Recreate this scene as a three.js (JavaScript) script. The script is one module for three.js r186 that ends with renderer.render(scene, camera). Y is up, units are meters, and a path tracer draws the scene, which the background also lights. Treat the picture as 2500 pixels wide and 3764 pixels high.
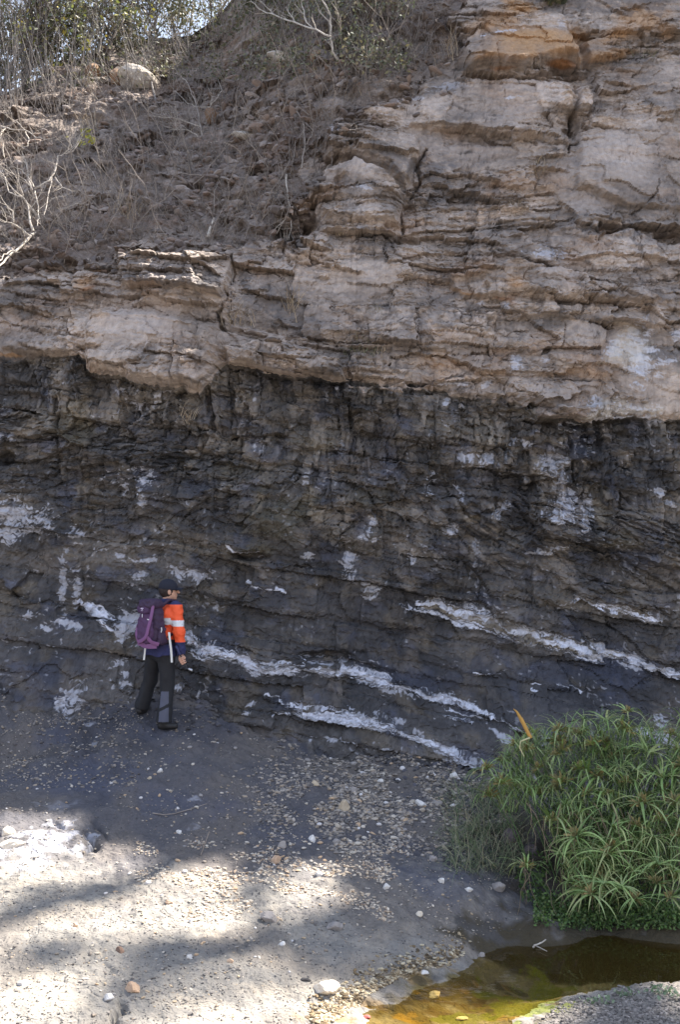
import * as THREE from 'three';
import { mergeGeometries, mergeVertices } from 'three/addons/utils/BufferGeometryUtils.js';
import { MarchingCubes } from 'three/addons/objects/MarchingCubes.js';

// ------------------------------------------------------------------ camera, sky, sun, exposure
const scene = new THREE.Scene();
const FOV = 50, PITCH = 3 * Math.PI / 180, EYE = 1.75;
const camera = new THREE.PerspectiveCamera(FOV, 681 / 1024, 0.1, 600);
camera.position.set(0, EYE, 0);
camera.rotation.x = PITCH;
const renderer = new THREE.WebGLRenderer({ antialias: true });
renderer.toneMapping = THREE.LinearToneMapping;
renderer.toneMappingExposure = 4.5;
renderer.shadowMap.enabled = true;
const SUN = new THREE.Vector3(0.85 * Math.cos(0.95), Math.sin(0.95), -0.53 * Math.cos(0.95)).normalize();
{
  const w = 512, h = 256, data = new Float32Array(w * h * 4);
  for (let j = 0; j < h; j++) for (let i = 0; i < w; i++) {
    const el = ((j + .5) / h - .5) * Math.PI, az = ((i + .5) / w - .5) * 2 * Math.PI;
    const d = [Math.cos(el) * Math.cos(az), Math.sin(el), Math.cos(el) * Math.sin(az)];
    const t = Math.pow(Math.max(0, d[1]), .5), k = (j * w + i) * 4;
    const s = Math.max(0, d[0] * SUN.x + d[1] * SUN.y + d[2] * SUN.z), halo = .25 * Math.pow(s, 12) + .8 * Math.pow(s, 90);
    const hz = [.34, .375, .43], zn = [.155, .20, .30];
    for (let c = 0; c < 3; c++) data[k + c] = (hz[c] * (1 - t) + zn[c] * t + halo * [1, .95, .86][c]) * (d[1] < 0 ? .55 : 1);
    data[k + 3] = 1;
  }
  const sky = new THREE.DataTexture(data, w, h, THREE.RGBAFormat, THREE.FloatType);
  sky.mapping = THREE.EquirectangularReflectionMapping; sky.magFilter = THREE.LinearFilter; sky.minFilter = THREE.LinearFilter; sky.needsUpdate = true;
  scene.background = sky; scene.environment = sky;
}
const sun = new THREE.DirectionalLight(new THREE.Color(1, .94, .85), 4.6);
sun.position.copy(SUN).multiplyScalar(60).add(new THREE.Vector3(0, 0, -10)); sun.target.position.set(0, 0, -10);
sun.castShadow = true; sun.shadow.radius = 1.6; sun.shadow.mapSize.set(4096, 4096);
Object.assign(sun.shadow.camera, { left: -25, right: 25, top: 25, bottom: -25, near: 1, far: 140 });
scene.add(sun, sun.target);

// ------------------------------------------------------------------ small helpers
const { floor, min, max, abs, sqrt, exp, sin, cos, PI, pow, hypot } = Math;
const lerp = (a, b, t) => a + (b - a) * t, clamp = (x, a = 0, b = 1) => x < a ? a : x > b ? b : x;
const ss = (a, b, x) => { const t = clamp((x - a) / (b - a)); return t * t * (3 - 2 * t); };
function rng(seed) { let s = seed >>> 0; return () => { s = (s + 0x6d2b79f5) | 0; let t = Math.imul(s ^ (s >>> 15), 1 | s); t = (t + Math.imul(t ^ (t >>> 7), 61 | t)) ^ t; return ((t ^ (t >>> 14)) >>> 0) / 4294967296; }; }
function h2(a, b) { let h = Math.imul(a | 0, 374761393) + Math.imul(b | 0, 668265263) | 0; h = Math.imul(h ^ (h >>> 13), 1274126177); h ^= h >>> 16; h = Math.imul(h, 2246822519); return ((h ^ (h >>> 15)) >>> 0) / 4294967296; }
const PERM = new Uint8Array(512), GX = new Float32Array(256), GY = new Float32Array(256);
{ const r = rng(11); for (let i = 0; i < 256; i++) PERM[i] = i; for (let i = 255; i > 0; i--) { const j = floor(r() * (i + 1)); const t = PERM[i]; PERM[i] = PERM[j]; PERM[j] = t; } for (let i = 0; i < 256; i++) { PERM[i + 256] = PERM[i]; const a = r() * 2 * PI; GX[i] = cos(a) * 1.45; GY[i] = sin(a) * 1.45; } }
function n2(x, y) {
  const xi = floor(x), yi = floor(y), fx = x - xi, fy = y - yi, X = xi & 255, Y = yi & 255;
  const u = fx * fx * fx * (fx * (fx * 6 - 15) + 10), v = fy * fy * fy * (fy * (fy * 6 - 15) + 10);
  const a = PERM[X] + Y, b = PERM[(X + 1) & 255] + Y;
  const g0 = PERM[a], g1 = PERM[b], g2 = PERM[a + 1], g3 = PERM[b + 1];
  const p = GX[g0] * fx + GY[g0] * fy, q = GX[g1] * (fx - 1) + GY[g1] * fy, r = GX[g2] * fx + GY[g2] * (fy - 1), s = GX[g3] * (fx - 1) + GY[g3] * (fy - 1);
  const A = p + u * (q - p), B = r + u * (s - r);
  return A + v * (B - A);
}
function fbm(x, y, o = 4) { let s = 0, a = .5; for (let i = 0; i < o; i++) { s += a * n2(x, y); x = x * 2.03 + 17.3; y = y * 2.03 - 9.1; a *= .5; } return s; }
const C1 = { i: 0, a: 0, b: 0, f: 0 };
function cell1(u, seed, jit) {   // irregular cells along a line: index, distance to either end, fraction
  let i = floor(u), lo = i + jit * (h2(i, seed) - .5), hi = i + 1 + jit * (h2(i + 1, seed) - .5);
  if (u < lo) { i--; hi = lo; lo = i + jit * (h2(i, seed) - .5); } else if (u >= hi) { i++; lo = hi; hi = i + 1 + jit * (h2(i + 1, seed) - .5); }
  C1.i = i; C1.a = u - lo; C1.b = hi - u; C1.f = (u - lo) / (hi - lo);
}
const VO = { id: 0, dx: 0, dy: 0, e: 0 };
function voronoi(u, v, seed) {   // broken pieces: identity, offset from the centre, closeness to the nearest joint
  const iu = floor(u), iv = floor(v); let b1 = 9, b2 = 9, id = 0, bx = 0, by = 0;
  for (let j = -1; j <= 1; j++) for (let i = -1; i <= 1; i++) { const a = iu + i, b = iv + j, h = h2(a * 7 + seed, b), g = h * 977 % 1, x = u - a - .12 - .76 * h, y = v - b - .12 - .76 * g, d = max(abs(x), abs(y)) * .6 + .4 * (abs(x) + abs(y)); if (d < b1) { b2 = b1; b1 = d; id = h; bx = x; by = y; } else if (d < b2) b2 = d; }
  VO.id = id; VO.dx = bx; VO.dy = by; VO.e = b2 - b1;
}
const lin = (c) => { c /= 255; return c <= .04045 ? c / 12.92 : pow((c + .055) / 1.055, 2.4); };
const rgb = (r, g, b) => [lin(r), lin(g), lin(b)];
const toS = (c) => { c = clamp(c); return 255 * (c <= .0031308 ? c * 12.92 : 1.055 * pow(c, 1 / 2.4) - .055); };
const V = (x, y, z) => new THREE.Vector3(x, y, z);

// a pixel of the 2500 x 3764 survey photograph -> direction from the camera station
const FPX = 1882 / Math.tan(FOV / 2 * PI / 180), CP = cos(PITCH), SP = sin(PITCH);
function ray(px, py) { const x = (px - 1250) / FPX, y = -(py - 1882) / FPX; return V(x, y * CP + SP, y * SP - CP); }
function at(px, py, depth) { const r = ray(px, py); return r.multiplyScalar(depth / -r.z).add(V(0, EYE, 0)); }
function toPx(p) { const y = p.y - EYE, zc = y * SP * -1 + p.z * CP * 1, d = -(p.z * CP - y * SP); const yc = y * CP + p.z * SP; return [1250 + FPX * p.x / d, 1882 - FPX * yc / d, d]; }

// ------------------------------------------------------------------ naming
const used = {};
function numbered(name) { const n = used[name] = (used[name] ?? -1) + 1; return n ? name + '_' + String(n).padStart(3, '0') : name; }
function shade(o) { o.traverse((m) => { if (m.isMesh) { m.castShadow = true; m.receiveShadow = true; } }); return o; }
function struct(o, name, label, category) { o.name = numbered(name); o.userData = { kind: 'structure', label, category }; scene.add(o); shade(o); return o; }
function tag(o, label, category, group, kind) { o.userData.label = label; o.userData.category = category; if (group) o.userData.group = group; if (kind) o.userData.kind = kind; return o; }
function thing(name, label, category, pos = [0, 0, 0], group) { const o = new THREE.Group(); o.name = numbered(name); o.position.set(...pos); scene.add(o); return tag(o, label, category, group); }
function part(name, geo, mat, parent, stuff) { const m = new THREE.Mesh(geo, mat); m.name = name; m.castShadow = m.receiveShadow = true; if (stuff) m.userData.kind = 'stuff'; parent.add(m); return m; }
function solo(name, geo, mat, label, category, group, kind) { const m = new THREE.Mesh(geo, mat); m.name = numbered(name); m.castShadow = m.receiveShadow = true; scene.add(m); return tag(m, label, category, group, kind); }

// ------------------------------------------------------------------ the river cliff: mean surface, depth behind the camera plane as a function of (x, y)
const PROF = [[-3, 12.6], [-1.4, 12.4], [-.6, 12.66], [.2, 12.95], [.85, 13.26], [1.15, 13.34], [2.2, 13.26], [4, 13.36], [5.4, 13.75], [7, 14.3], [8.5, 14.9], [10, 15.6], [12, 16.8], [16, 19]];
function prof(y) { let i = 1; while (i < PROF.length - 1 && y > PROF[i][0]) i++; const a = PROF[i - 1], b = PROF[i]; return a[1] + (b[1] - a[1]) * (y - a[0]) / (b[0] - a[0]); }
const PT = new Float32Array(2000); for (let i = 0; i < 2000; i++) { let s = 0; for (let k = -8; k <= 8; k++) s += prof(-3 + i * .01 + k * .04); PT[i] = s / 17; }
function profS(y) { const u = clamp((y + 3) * 100, 0, 1998), i = floor(u); return lerp(PT[i], PT[i + 1], u - i); }
function wallD(x, y) {
  const low = 1 - ss(.6, 2.6, y);
  const yy = y + .18 * clamp(x + 1.9, -4, 6) * low;
  const foot = .5 * ss(.2, 2.2, x) * ss(.9, -.4, y);
  const left = 1 - ss(-2.2, .9, x + .14 * (y - 6));
  const g = max(0, y - 5.1), soft = g * g / (g + .8);
  return profS(yy) - foot + left * .62 * soft + .1 * sin(x * .9 + 1) + .06 * sin(x * 2.1 + y * .7);
}
function crest(x) { return 9.4 + 2.4 * ss(-6.1, -3.5, x) + .45 * ss(-3.5, 0, x) + .15 * n2(x * .8, 3.3); }
function W(px, py) { const r = ray(px, py); let t = 13.2; for (let k = 0; k < 14; k++) { const x = r.x * t / -r.z, y = EYE + r.y * t / -r.z; t = lerp(t, wallD(x, y), .8); } return { x: r.x * t / -r.z, y: EYE + r.y * t / -r.z, d: t }; }
const WL = (pts) => pts.map(([a, b]) => W(a, b));
const X0 = -5.8, X1 = 5.8, Y0 = -1.7, Y1 = 11.9, TW = 2048, TH = 2048, DX = (X1 - X0) / TW, DY = (Y1 - Y0) / TH;

const contact = WL([[-500, 1320], [0, 1335], [300, 1322], [330, 1380], [520, 1425], [740, 1458], [800, 1390], [850, 1352], [960, 1375], [1250, 1412], [1400, 1432], [1500, 1430], [1700, 1462], [1950, 1492], [2050, 1535], [2150, 1555], [2300, 1535], [2500, 1552], [3000, 1580]]);
function alongY(line, x) { if (x <= line[0].x) return line[0].y; for (let i = 1; i < line.length; i++) if (x < line[i].x) { const a = line[i - 1], b = line[i]; return lerp(a.y, b.y, (x - a.x) / (b.x - a.x)); } return line[line.length - 1].y; }
const soilPoly = WL([[-900, 1010], [250, 1000], [450, 935], [800, 905], [1060, 885], [1090, 700], [1160, 540], [1330, 420], [1560, 300], [1650, 210], [1700, 120], [1740, 0]]);
soilPoly.push({ x: 2.3, y: 14 }, { x: -9, y: 14 });
function polySD(P, x, y) { let inside = false, best = 1e9; for (let i = 0, j = P.length - 1; i < P.length; j = i++) { const a = P[i], b = P[j]; if ((a.y > y) !== (b.y > y) && x < (b.x - a.x) * (y - a.y) / (b.y - a.y) + a.x) inside = !inside; const ex = b.x - a.x, ey = b.y - a.y, t = clamp(((x - a.x) * ex + (y - a.y) * ey) / (ex * ex + ey * ey)), d = hypot(x - a.x - ex * t, y - a.y - ey * t); if (d < best) best = d; } return inside ? best : -best; }
// signed distance to the soil slope on a coarse grid
const SG = 160, soilG = new Float32Array(SG * SG); for (let j = 0; j < SG; j++) for (let i = 0; i < SG; i++) soilG[j * SG + i] = polySD(soilPoly, lerp(X0, X1, i / (SG - 1)), lerp(Y0, Y1, j / (SG - 1)));
function grid(G, n, m, x, y) { const u = clamp((x - X0) / (X1 - X0) * (n - 1), 0, n - 1.001), v = clamp((y - Y0) / (Y1 - Y0) * (m - 1), 0, m - 1.001), i = floor(u), j = floor(v), a = u - i, b = v - j, k = j * n + i; return (G[k] * (1 - a) + G[k + 1] * a) * (1 - b) + (G[k + n] * (1 - a) + G[k + n + 1] * a) * b; }

// palette (albedo, sRGB notation)
const P_SAND = [rgb(151, 137, 126), rgb(178, 162, 149), rgb(128, 116, 107), rgb(156, 133, 115), rgb(106, 98, 93)];
const P_MUD = [rgb(84, 80, 78), rgb(120, 112, 104), rgb(62, 60, 61), rgb(138, 128, 118), rgb(96, 87, 77)];
const P_LOW = [rgb(68, 66, 67), rgb(86, 82, 80), rgb(56, 55, 57), rgb(102, 94, 87)];
const P_SOIL = [rgb(118, 105, 96), rgb(138, 125, 115), rgb(96, 82, 74), rgb(126, 102, 86), rgb(80, 72, 67)];

// ---- surface description at (x, y): class, block key, relief (metres towards the viewer), colour
// broad unbroken faces: x, y, radii
const MASSIVE = [[2280, 620, 230, 210], [1800, 420, 260, 90], [1340, 1020, 110, 70], [1800, 590, 200, 60], [560, 1200, 180, 90], [2350, 1300, 120, 120], [1950, 190, 260, 90]].map(([px, py, a, b]) => { const p = W(px, py), k = p.d / FPX; return [p.x, p.y, a * k, b * k]; });
const C_BLUE = rgb(72, 77, 96), C_BROWN = rgb(104, 94, 80), C_FLECK = rgb(168, 166, 170);
const S = { cls: 0, li: 0, ji: 0, disp: 0, fine: 0, r: 0, g: 0, b: 0 };
const mix3 = (A, B, t) => { S.r = lerp(A[0], B[0], t); S.g = lerp(A[1], B[1], t); S.b = lerp(A[2], B[2], t); };
const to3 = (A, t) => { S.r += (A[0] - S.r) * t; S.g += (A[1] - S.g) * t; S.b += (A[2] - S.b) * t; };
function surface(x, y, wantDisp, wantCol) {
  const wx = .5 * n2(x * .7 + 4, y * .7), wy = .5 * n2(x * .6 - 7, y * .9 + 3);
  const f1 = n2(x * 3.1, y * 3.6), f2 = n2(x * 8.3 + 5, y * 9.1), f3 = n2(x * 23, y * 25);
  const soil = grid(soilG, SG, SG, x, y) + .34 * n2(x * 1.3 + 2, y * 1.5) + .16 * f1 + .08 * f2 + .04 * f3;
  const cy = alongY(contact, x + .05 * f2);
  const yc = y - cy + .03 * f2 + .015 * f3;
  let disp = 0, fine = 0;
  if (soil > 0) {
    S.cls = 2; S.li = 0; S.ji = 0;
    const big = fbm(x * 1.3 + 3, y * 1.6, 3), ridge = 1 - abs(n2(x * 2.2, y * 3.4 + 8));
    if (wantDisp) {
      disp = .34 * big + .07 * (ridge - .6) + .06 * f1 + .035 * f2 + .02 * f3;
      cell1((y + .1 * x + .25 * wy) / .5, 77, .8); const bi = C1.i; const st = (C1.f) ; const on = ss(.05, .5, n2(x * .9 + bi * 3.1, y * .5));
      disp += on * .16 * (ss(0, .25, st) - st);                                  // slumped ledges under the soil
      const hole = n2(x * 1.9 - 3, y * 2.7 + 40); if (hole > .55) disp -= .16 * ss(.55, .85, hole); disp += .05 * n2(x * 5 + 9, y * 4) + .03 * abs(n2(x * 12, y * 7));
      voronoi(x / .42 + .2 * f1, (y + .1 * x) / .26 + .2 * f2, 31); const on2 = ss(-.1, .35, n2(x * .9 - 7, y * 1.1 + 3)); disp += on2 * ((VO.id - .5) * .2 + .2 * ((VO.id * 57 % 1) - .5) * VO.dy + .1 * ((VO.id * 91 % 1) - .5) * VO.dx); voronoi(x / .15, y / .1, 37); disp += on2 * (VO.id - .5) * .06;
      const edge = ss(0, .35, soil); disp = disp * edge - .05 * (1 - edge);
    }
    if (wantCol) {
      const t = fbm(x * .9 + 9, y * 1.1 - 4, 4);
      mix3(P_SOIL[0], P_SOIL[1], ss(-.1, .35, t)); to3(P_SOIL[2], ss(.05, .4, -t) * .9); to3(P_SOIL[3], ss(.12, .5, fbm(x * 1.3 - 20, y * 1.6, 3)) * .6); to3(P_SOIL[4], ss(.1, .45, fbm(x * 2.1 + 31, y * 3.1, 3)) * .8);
      const s = 1 + .3 * f2 * .6 + .3 * f3; S.r *= s; S.g *= s; S.b *= s;
      const fl = n2(x * 40, y * 46); if (fl > .45) to3(P_SOIL[1], .5);
    }
  } else if (yc > 0) {
    S.cls = 0;
    let massE = 0; for (const m of MASSIVE) { const q = ((x - m[0]) / m[2]) ** 2 + ((y - m[1]) / m[3]) ** 2; if (q < 2) massE = max(massE, 1 - q * .6); }
    const leftDip = 1 - ss(-1, 1.2, x), massive = ss(.05, .5, n2(x * .55 - 3.3, y * .6 + 8.2) + .3 * ss(2, 4.5, x) * ss(5.5, 7, y) + massE);
    const b = y + x * lerp(.035, .15, leftDip) + .14 * wx + .05 * n2(x * 1.4, y * 2 + 50);
    cell1(b / .36, 1, .9); const li = C1.i, la = C1.a * .36, lb = C1.b * .36, lf = C1.f;
    const J = .55 + .9 * h2(li, 9);
    cell1((x + .07 * n2(x * 2, y * 5 + li)) / J + 7.3 * h2(li, 2), li * 31 + 5, .9); const ji = C1.i, ja = C1.a * J, jb = C1.b * J, jf = C1.f;
    S.li = li; S.ji = ji;
    const h = h2(li * 57 + 3, ji), hb = h2(li, ji * 13 + 4), hl = h2(li, 71);
    cell1((b + .02 * n2(x * 3, y * 3)) / .085, 2, .9); const l2 = C1.i, a2 = C1.a * .085, b2 = C1.b * .085, f2l = C1.f;
    cell1(x / (.22 + .5 * h2(l2, 5)) + 5 * h2(l2, 3) + .2 * n2(x * 3, y * 7), l2 * 17 + 8, .9); const j2 = C1.i, ja2 = C1.a * .4, jb2 = C1.b * .4;
    cell1((b + .012 * n2(x * 6, y * 6)) / .028, 3, .9); const l3 = C1.i, f3l = C1.f;
    const lam = ss(-.25, .3, n2(x * .8 + 20, y * 1.5 - 11)) * (1 - .88 * massive);
    if (wantDisp) {
      disp = .12 * fbm(x * .8 + 2, y * .9, 3) + .025 * f1 + (1 - massive) * (.22 * (h2(li * 3 + 1, ji) - .5) * (lf - .5) + .14 * (h2(li * 5 + 2, ji) - .5) * (jf - .5)) + lam * (.07 * (h2(l2 * 3 + 1, j2) - .5) * (f2l - .5));
      const cut = (1 - .7 * massive);
      disp += cut * ((hl - .5) * .06 * (.5 + .5 * n2(x * .5 + li * 3, 1)) + (h - .5) * .15 + (hb - .5) * .14 * (jf - .5) + .04 * (ss(0, .12, la) - lf));
      disp -= cut * (.03 * pow(h2(li, 21), 2) * ss(-.3, .4, n2(x * 1.2 + li * 7, y)) * exp(-min(la, lb) / .014) + .06 * ss(.55, .95, h2(li * 7 + ji, 33)) * exp(-min(ja, jb) / .012));
      disp += .72 * lam * ((h2(l2, j2) - .5) * .1 + (h2(l2, 19) - .5) * .06 + .02 * (ss(0, .5, f2l) - f2l) - .028 * exp(-min(a2, b2) / .009) - .03 * exp(-min(ja2, jb2) / .01) * (h2(l2 + 5, j2) > .55 ? 1 : 0));
      const sh = n2(x * 2.6 + wx * 2, y * 7 + 3 * wy), sh2 = n2(x * 5.5 - 8, y * 17 + 2); disp += .026 * (ss(-.05, .02, sh) - .5) * (1 - .85 * massive) + .014 * (ss(-.04, .02, sh2) - .5) * (1 - .8 * massive);
      const dv = .14 + .25 * n2(x * .35 + 5, y * .4); voronoi(x / .85 + .25 * f1 + .12 * f2, (y + dv * x) / .34 + .2 * f1, 11); const q1 = 1 - .75 * massive;
      disp += q1 * ((VO.id - .5) * .17 + .34 * ((VO.id * 57 % 1) - .5) * VO.dy * .34 + .3 * ((VO.id * 91 % 1) - .5) * VO.dx * .85 - .035 * ((VO.id * 33 % 1) > .45 ? 1 : .2) * exp(-VO.e / .03));
      voronoi(x / .27 + .3 * f2, (y + dv * x) / .1 + .25 * f2, 17); const q2 = (1 - .9 * massive) * ss(-.35, .2, n2(x * 1.1 + 31, y * 1.4));
      disp += .75 * q2 * ((VO.id - .5) * .07 + .3 * ((VO.id * 57 % 1) - .5) * VO.dy * .1 + .25 * ((VO.id * 91 % 1) - .5) * VO.dx * .27 - .012 * exp(-VO.e / .05));
      disp += .014 * f2 + .008 * f3 + lam * (h2(l3, 4) - .5) * .014;
      disp += .1 * ss(0, .12, yc);                                               // the sand overhangs the dark beds a little
    }
    if (wantCol) {
      const t = fbm(x * .7 + 1.5, y * 1.3 + 6, 4);
      mix3(P_SAND[0], P_SAND[1], ss(-.12, .3, t)); to3(P_SAND[2], ss(.02, .35, -t));
      to3(P_SAND[3], ss(.1, .45, fbm(x * 1.1 - 9, y * 1.7 + 2, 3)) * .75);
      to3(P_SAND[4], ss(.12, .42, fbm(x * .9 + 40, y * 2.2 + 12, 4)) * .85);
      const gr = n2(x * 15 + 7, y * 26), gw = fbm(x * 5 - 3, y * 12, 3); if (gw > .05) to3(P_SAND[4], ss(.05, .4, gw) * .42); else to3(P_SAND[1], ss(.05, .4, -gw) * .35);
      const s = 1 + .12 * gr + .22 * (h - .5) + .2 * (h2(l2, j2) - .5) * lam + .17 * (h2(l3, 11) - .5) + .1 * f2 + .1 * f3; S.r *= s; S.g *= s; S.b *= s;
      const sp = n2(x * 31, y * 60); if (sp > .5) to3(P_SAND[2], .35);
    }
    fine = (h2(l3, 4) - .5) * .5 + .3 * f3;
  } else {
    // dark beds: blocky above, smoother and dipping right below
    const k = ss(3.1, .7, y + .16 * x), dip = lerp(.135, .175, k);
    S.cls = y + .2 * x < 1.1 + .1 * f1 ? 3 : 1;
    const b = y + dip * x + .1 * wx + .03 * n2(x * 2.3, y * 2.3 + 9);
    const T = .3; cell1(b / T, 5, .9); const li = C1.i, la = C1.a * T, lb = C1.b * T, lf = C1.f;
    const J = lerp(.38, .9, k) * (.7 + .7 * h2(li, 8));
    cell1((x + .05 * n2(x * 3, y * 3 + li)) / J + 3 * h2(li, 12), li * 41 + 7, .9); const ji = C1.i, ja = C1.a * J, jb = C1.b * J, jf = C1.f;
    S.li = li; S.ji = ji;
    const h = h2(li * 91 + 1, ji);
    cell1((b + .03 * n2(x * 4, y * 4)) / .105, 6, .9); const l2 = C1.i, a2 = C1.a * .105, b2 = C1.b * .105, f2l = C1.f;
    const J2 = lerp(.085, .5, k) * (.7 + .8 * h2(l2, 6));
    cell1((x + .03 * n2(x * 5, y * 8)) / J2 + 9 * h2(l2, 9), l2 * 23 + 3, .95); const j2 = C1.i, ja2 = C1.a * J2, jb2 = C1.b * J2, jf2 = C1.f;
    cell1((b + .008 * n2(x * 9, y * 9)) / .026, 7, .9); const l3 = C1.i;
    const smooth = ss(-.05, .35, n2(x * .8 + 60, y * .9 + 5)) * .5 + .15 + .35 * k;
    if (wantDisp) {
      disp = .18 * fbm(x * .9 + 7, y * 1.0 + 3, 3) + .05 * f1 * (1 - .6 * k);
      disp += (1 - .55 * smooth) * ((h - .5) * .16 + (h2(li, 55) - .5) * .1 + .04 * (ss(0, .2, lf) - lf) - (1 - .7 * k) * (.03 * h2(li, 66) * ss(-.4, .3, n2(x * 1.3 + li * 5, 2)) * exp(-min(la, lb) / .012) + .028 * (h2(li + 3, ji) > .5 ? 1 : 0) * exp(-min(ja, jb) / .012)));
      const c0 = (x + .06 * n2(x * 2, y * 1.3) + .03 * n2(x * 6, y * 4)) / .17; cell1(c0, 91, .9); const ci = C1.i, ca = min(C1.a, C1.b) * .17, colM = (1 - k) * ss(-.25, .25, n2(x * 1.1 + 33, y * 1.3 - 4)); cell1((y + .05 * n2(x * 3 + ci * 7, y)) / (.3 + .5 * h2(ci, 5)) + 5 * h2(ci, 6), ci * 7 + 1, .9); disp += colM * ((h2(ci, C1.i) - .5) * .13 - .018 * exp(-ca / .012) - .01 * exp(-min(C1.a, C1.b) * .5 / .012));
      const sm1 = n2(x * 2.2 + 4, (y + dip * x) * 6), sm2 = n2(x * 6 - 3, (y + dip * x) * 15); disp += (1 - .6 * k) * (.034 * (ss(-.05, .03, sm1) - .5) + .016 * (ss(-.05, .03, sm2) - .5));
      disp += (1 - .75 * smooth) * ((h2(l2, j2) - .5) * lerp(.1, .03, k) + .03 * (h2(l2, j2 + 50) - .5) * (jf2 - .5) - (1 - .75 * k) * (.012 * exp(-min(a2, b2) / .008) + .018 * exp(-min(ja2, jb2) / .008)));
      voronoi(x / .19 + .25 * f2, (y + .5 * dip * x) / .15 + .25 * f2, 23); const q3 = (1 - .9 * k) * ss(-.4, .2, n2(x * .9 + 12, y)); disp += q3 * ((VO.id - .5) * .1 + .4 * ((VO.id * 57 % 1) - .5) * VO.dy * .15 + .4 * ((VO.id * 91 % 1) - .5) * VO.dx * .19 - .014 * exp(-VO.e / .05));
      voronoi(x / .6 + .2 * f1, (y + dip * x) / .4 + .2 * f1, 29); disp += (1 - .65 * k) * ((VO.id - .5) * .13 + .2 * ((VO.id * 57 % 1) - .5) * VO.dy * .4 + .2 * ((VO.id * 91 % 1) - .5) * VO.dx * .6);
      disp += .016 * f2 + .01 * f3 + (h2(l3, 4) - .5) * .008;
    }
    if (wantCol) {
      const t = fbm(x * .8 + 21, y * 1.2 - 16, 4), A = P_MUD, B = P_LOW;
      const c = [];
      for (let q = 0; q < 3; q++) { let m = lerp(A[0][q], A[1][q], ss(-.05, .3, t)); m = lerp(m, A[2][q], ss(.05, .4, -t)); m = lerp(m, A[3][q], ss(.08, .4, fbm2c) * .7); m = lerp(m, A[4][q], ss(.0, .4, n2(x * 1.1 + 70, y * .8)) * .5);
        let n = lerp(B[0][q], B[1][q], ss(-.05, .3, t)); n = lerp(n, B[2][q], ss(.05, .4, -t)); n = lerp(n, B[3][q], ss(.12, .45, fbm2c) * .7); c[q] = lerp(m, n, k); }
      S.r = c[0]; S.g = c[1]; S.b = c[2];
      { const mb = fbm(x * 2.3 + 51, (y + .15 * x) * 3.4, 4), mo = fbm(x * 2.1 - 44, (y + .15 * x) * 3.1 + 8, 4); to3(C_BLUE, ss(.08, .34, mb) * .38); to3(C_BROWN, ss(.05, .32, mo) * .5); const fl = n2(x * 13 + 3, (y + .18 * x) * 24) + .6 * n2(x * 2.2 + 8, y * 2.6 - 5) + .3 * n2(x * 37, y * 44); if (fl > .62) to3(C_FLECK, ss(.62, .9, fl) * .6); }
      const s = 1 + .4 * (h - .5) + .75 * (h2(l2, j2) - .45) * (1 - .6 * k) + .16 * (h2(l3, 9) - .5) + .24 * f2 + .18 * f3; S.r *= s; S.g *= s; S.b *= s;
    }
    fine = (h2(l3, 4) - .5) * .35 + .6 * f3;
  }
  S.disp = disp; S.fine = fine;
}
let fbm2c = 0;

// ---- colour patches over the base: grey and dark tones, mineral crust, iron
const col = new Float32Array(TW * TH * 3), bump = new Uint8Array(TW * TH), vein = new Uint8Array(TW * TH);
for (let j = 0; j < TH; j++) for (let i = 0; i < TW; i++) {
  const x = X0 + (i + .5) * DX, y = Y0 + (j + .5) * DY, k = j * TW + i;
  if (y > crest(x) + .2) { col[k * 3] = col[k * 3 + 1] = col[k * 3 + 2] = .12; continue; }
  fbm2c = fbm(x * 1.7 - 30, y * 1.4 + 22, 3);
  surface(x, y, false, true);
  col[k * 3] = S.r; col[k * 3 + 1] = S.g; col[k * 3 + 2] = S.b;
  bump[k] = clamp(128 + 90 * S.fine + 70 * n2(x * 52, y * 60), 0, 255);
}
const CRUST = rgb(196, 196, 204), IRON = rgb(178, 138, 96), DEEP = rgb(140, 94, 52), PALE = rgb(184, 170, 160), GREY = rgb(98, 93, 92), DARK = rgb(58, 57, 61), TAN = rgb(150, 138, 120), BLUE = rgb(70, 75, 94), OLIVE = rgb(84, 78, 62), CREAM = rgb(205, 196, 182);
function paint(px, py, rx, ry, rot, c, amt, o = {}) {
  const p = W(px, py), k = p.d / FPX, A = rx * k, B = ry * k, ca = cos(rot * PI / 180), sa = sin(rot * PI / 180), R = max(A, B) * 1.7;
  const soft = o.soft ?? .8, na = o.na ?? .55, ns = o.ns ?? 2.2;
  for (let j = max(0, floor((p.y - R - Y0) / DY)); j <= min(TH - 1, (p.y + R - Y0) / DY); j++) for (let i = max(0, floor((p.x - R - X0) / DX)); i <= min(TW - 1, (p.x + R - X0) / DX); i++) {
    const x = X0 + (i + .5) * DX, y = Y0 + (j + .5) * DY, ex = x - p.x, ey = y - p.y;
    const u = (ex * ca - ey * sa) / A, v = (ex * sa + ey * ca) / B, q = sqrt(u * u + v * v); if (q > 1.7) continue;
    const m = o.streak ? 1 - q * 1.1 + na * (fbm(x * ns * .8 + px, (y + .1 * x) * ns * 2, 4) * 1.3 + .45 * n2(x * 34, y * 44)) : 1 - q + na * fbm(x * ns + px, y * ns * 1.5, 4) * 1.4; if (m <= 0) continue;
    const a = ss(0, soft, m) * amt, t = (j * TW + i) * 3; for (let w = 0; w < 3; w++) col[t + w] += (c[w] - col[t + w]) * a;
  }
}
const crust = (px, py, rx, ry, rot = 0, amt = .66) => paint(px, py, rx * 1.15, ry * 1.15, rot, CRUST, amt, { soft: .5, na: 1.25, ns: 8, streak: 1 });
const VEINW = rgb(206, 207, 216);
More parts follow.
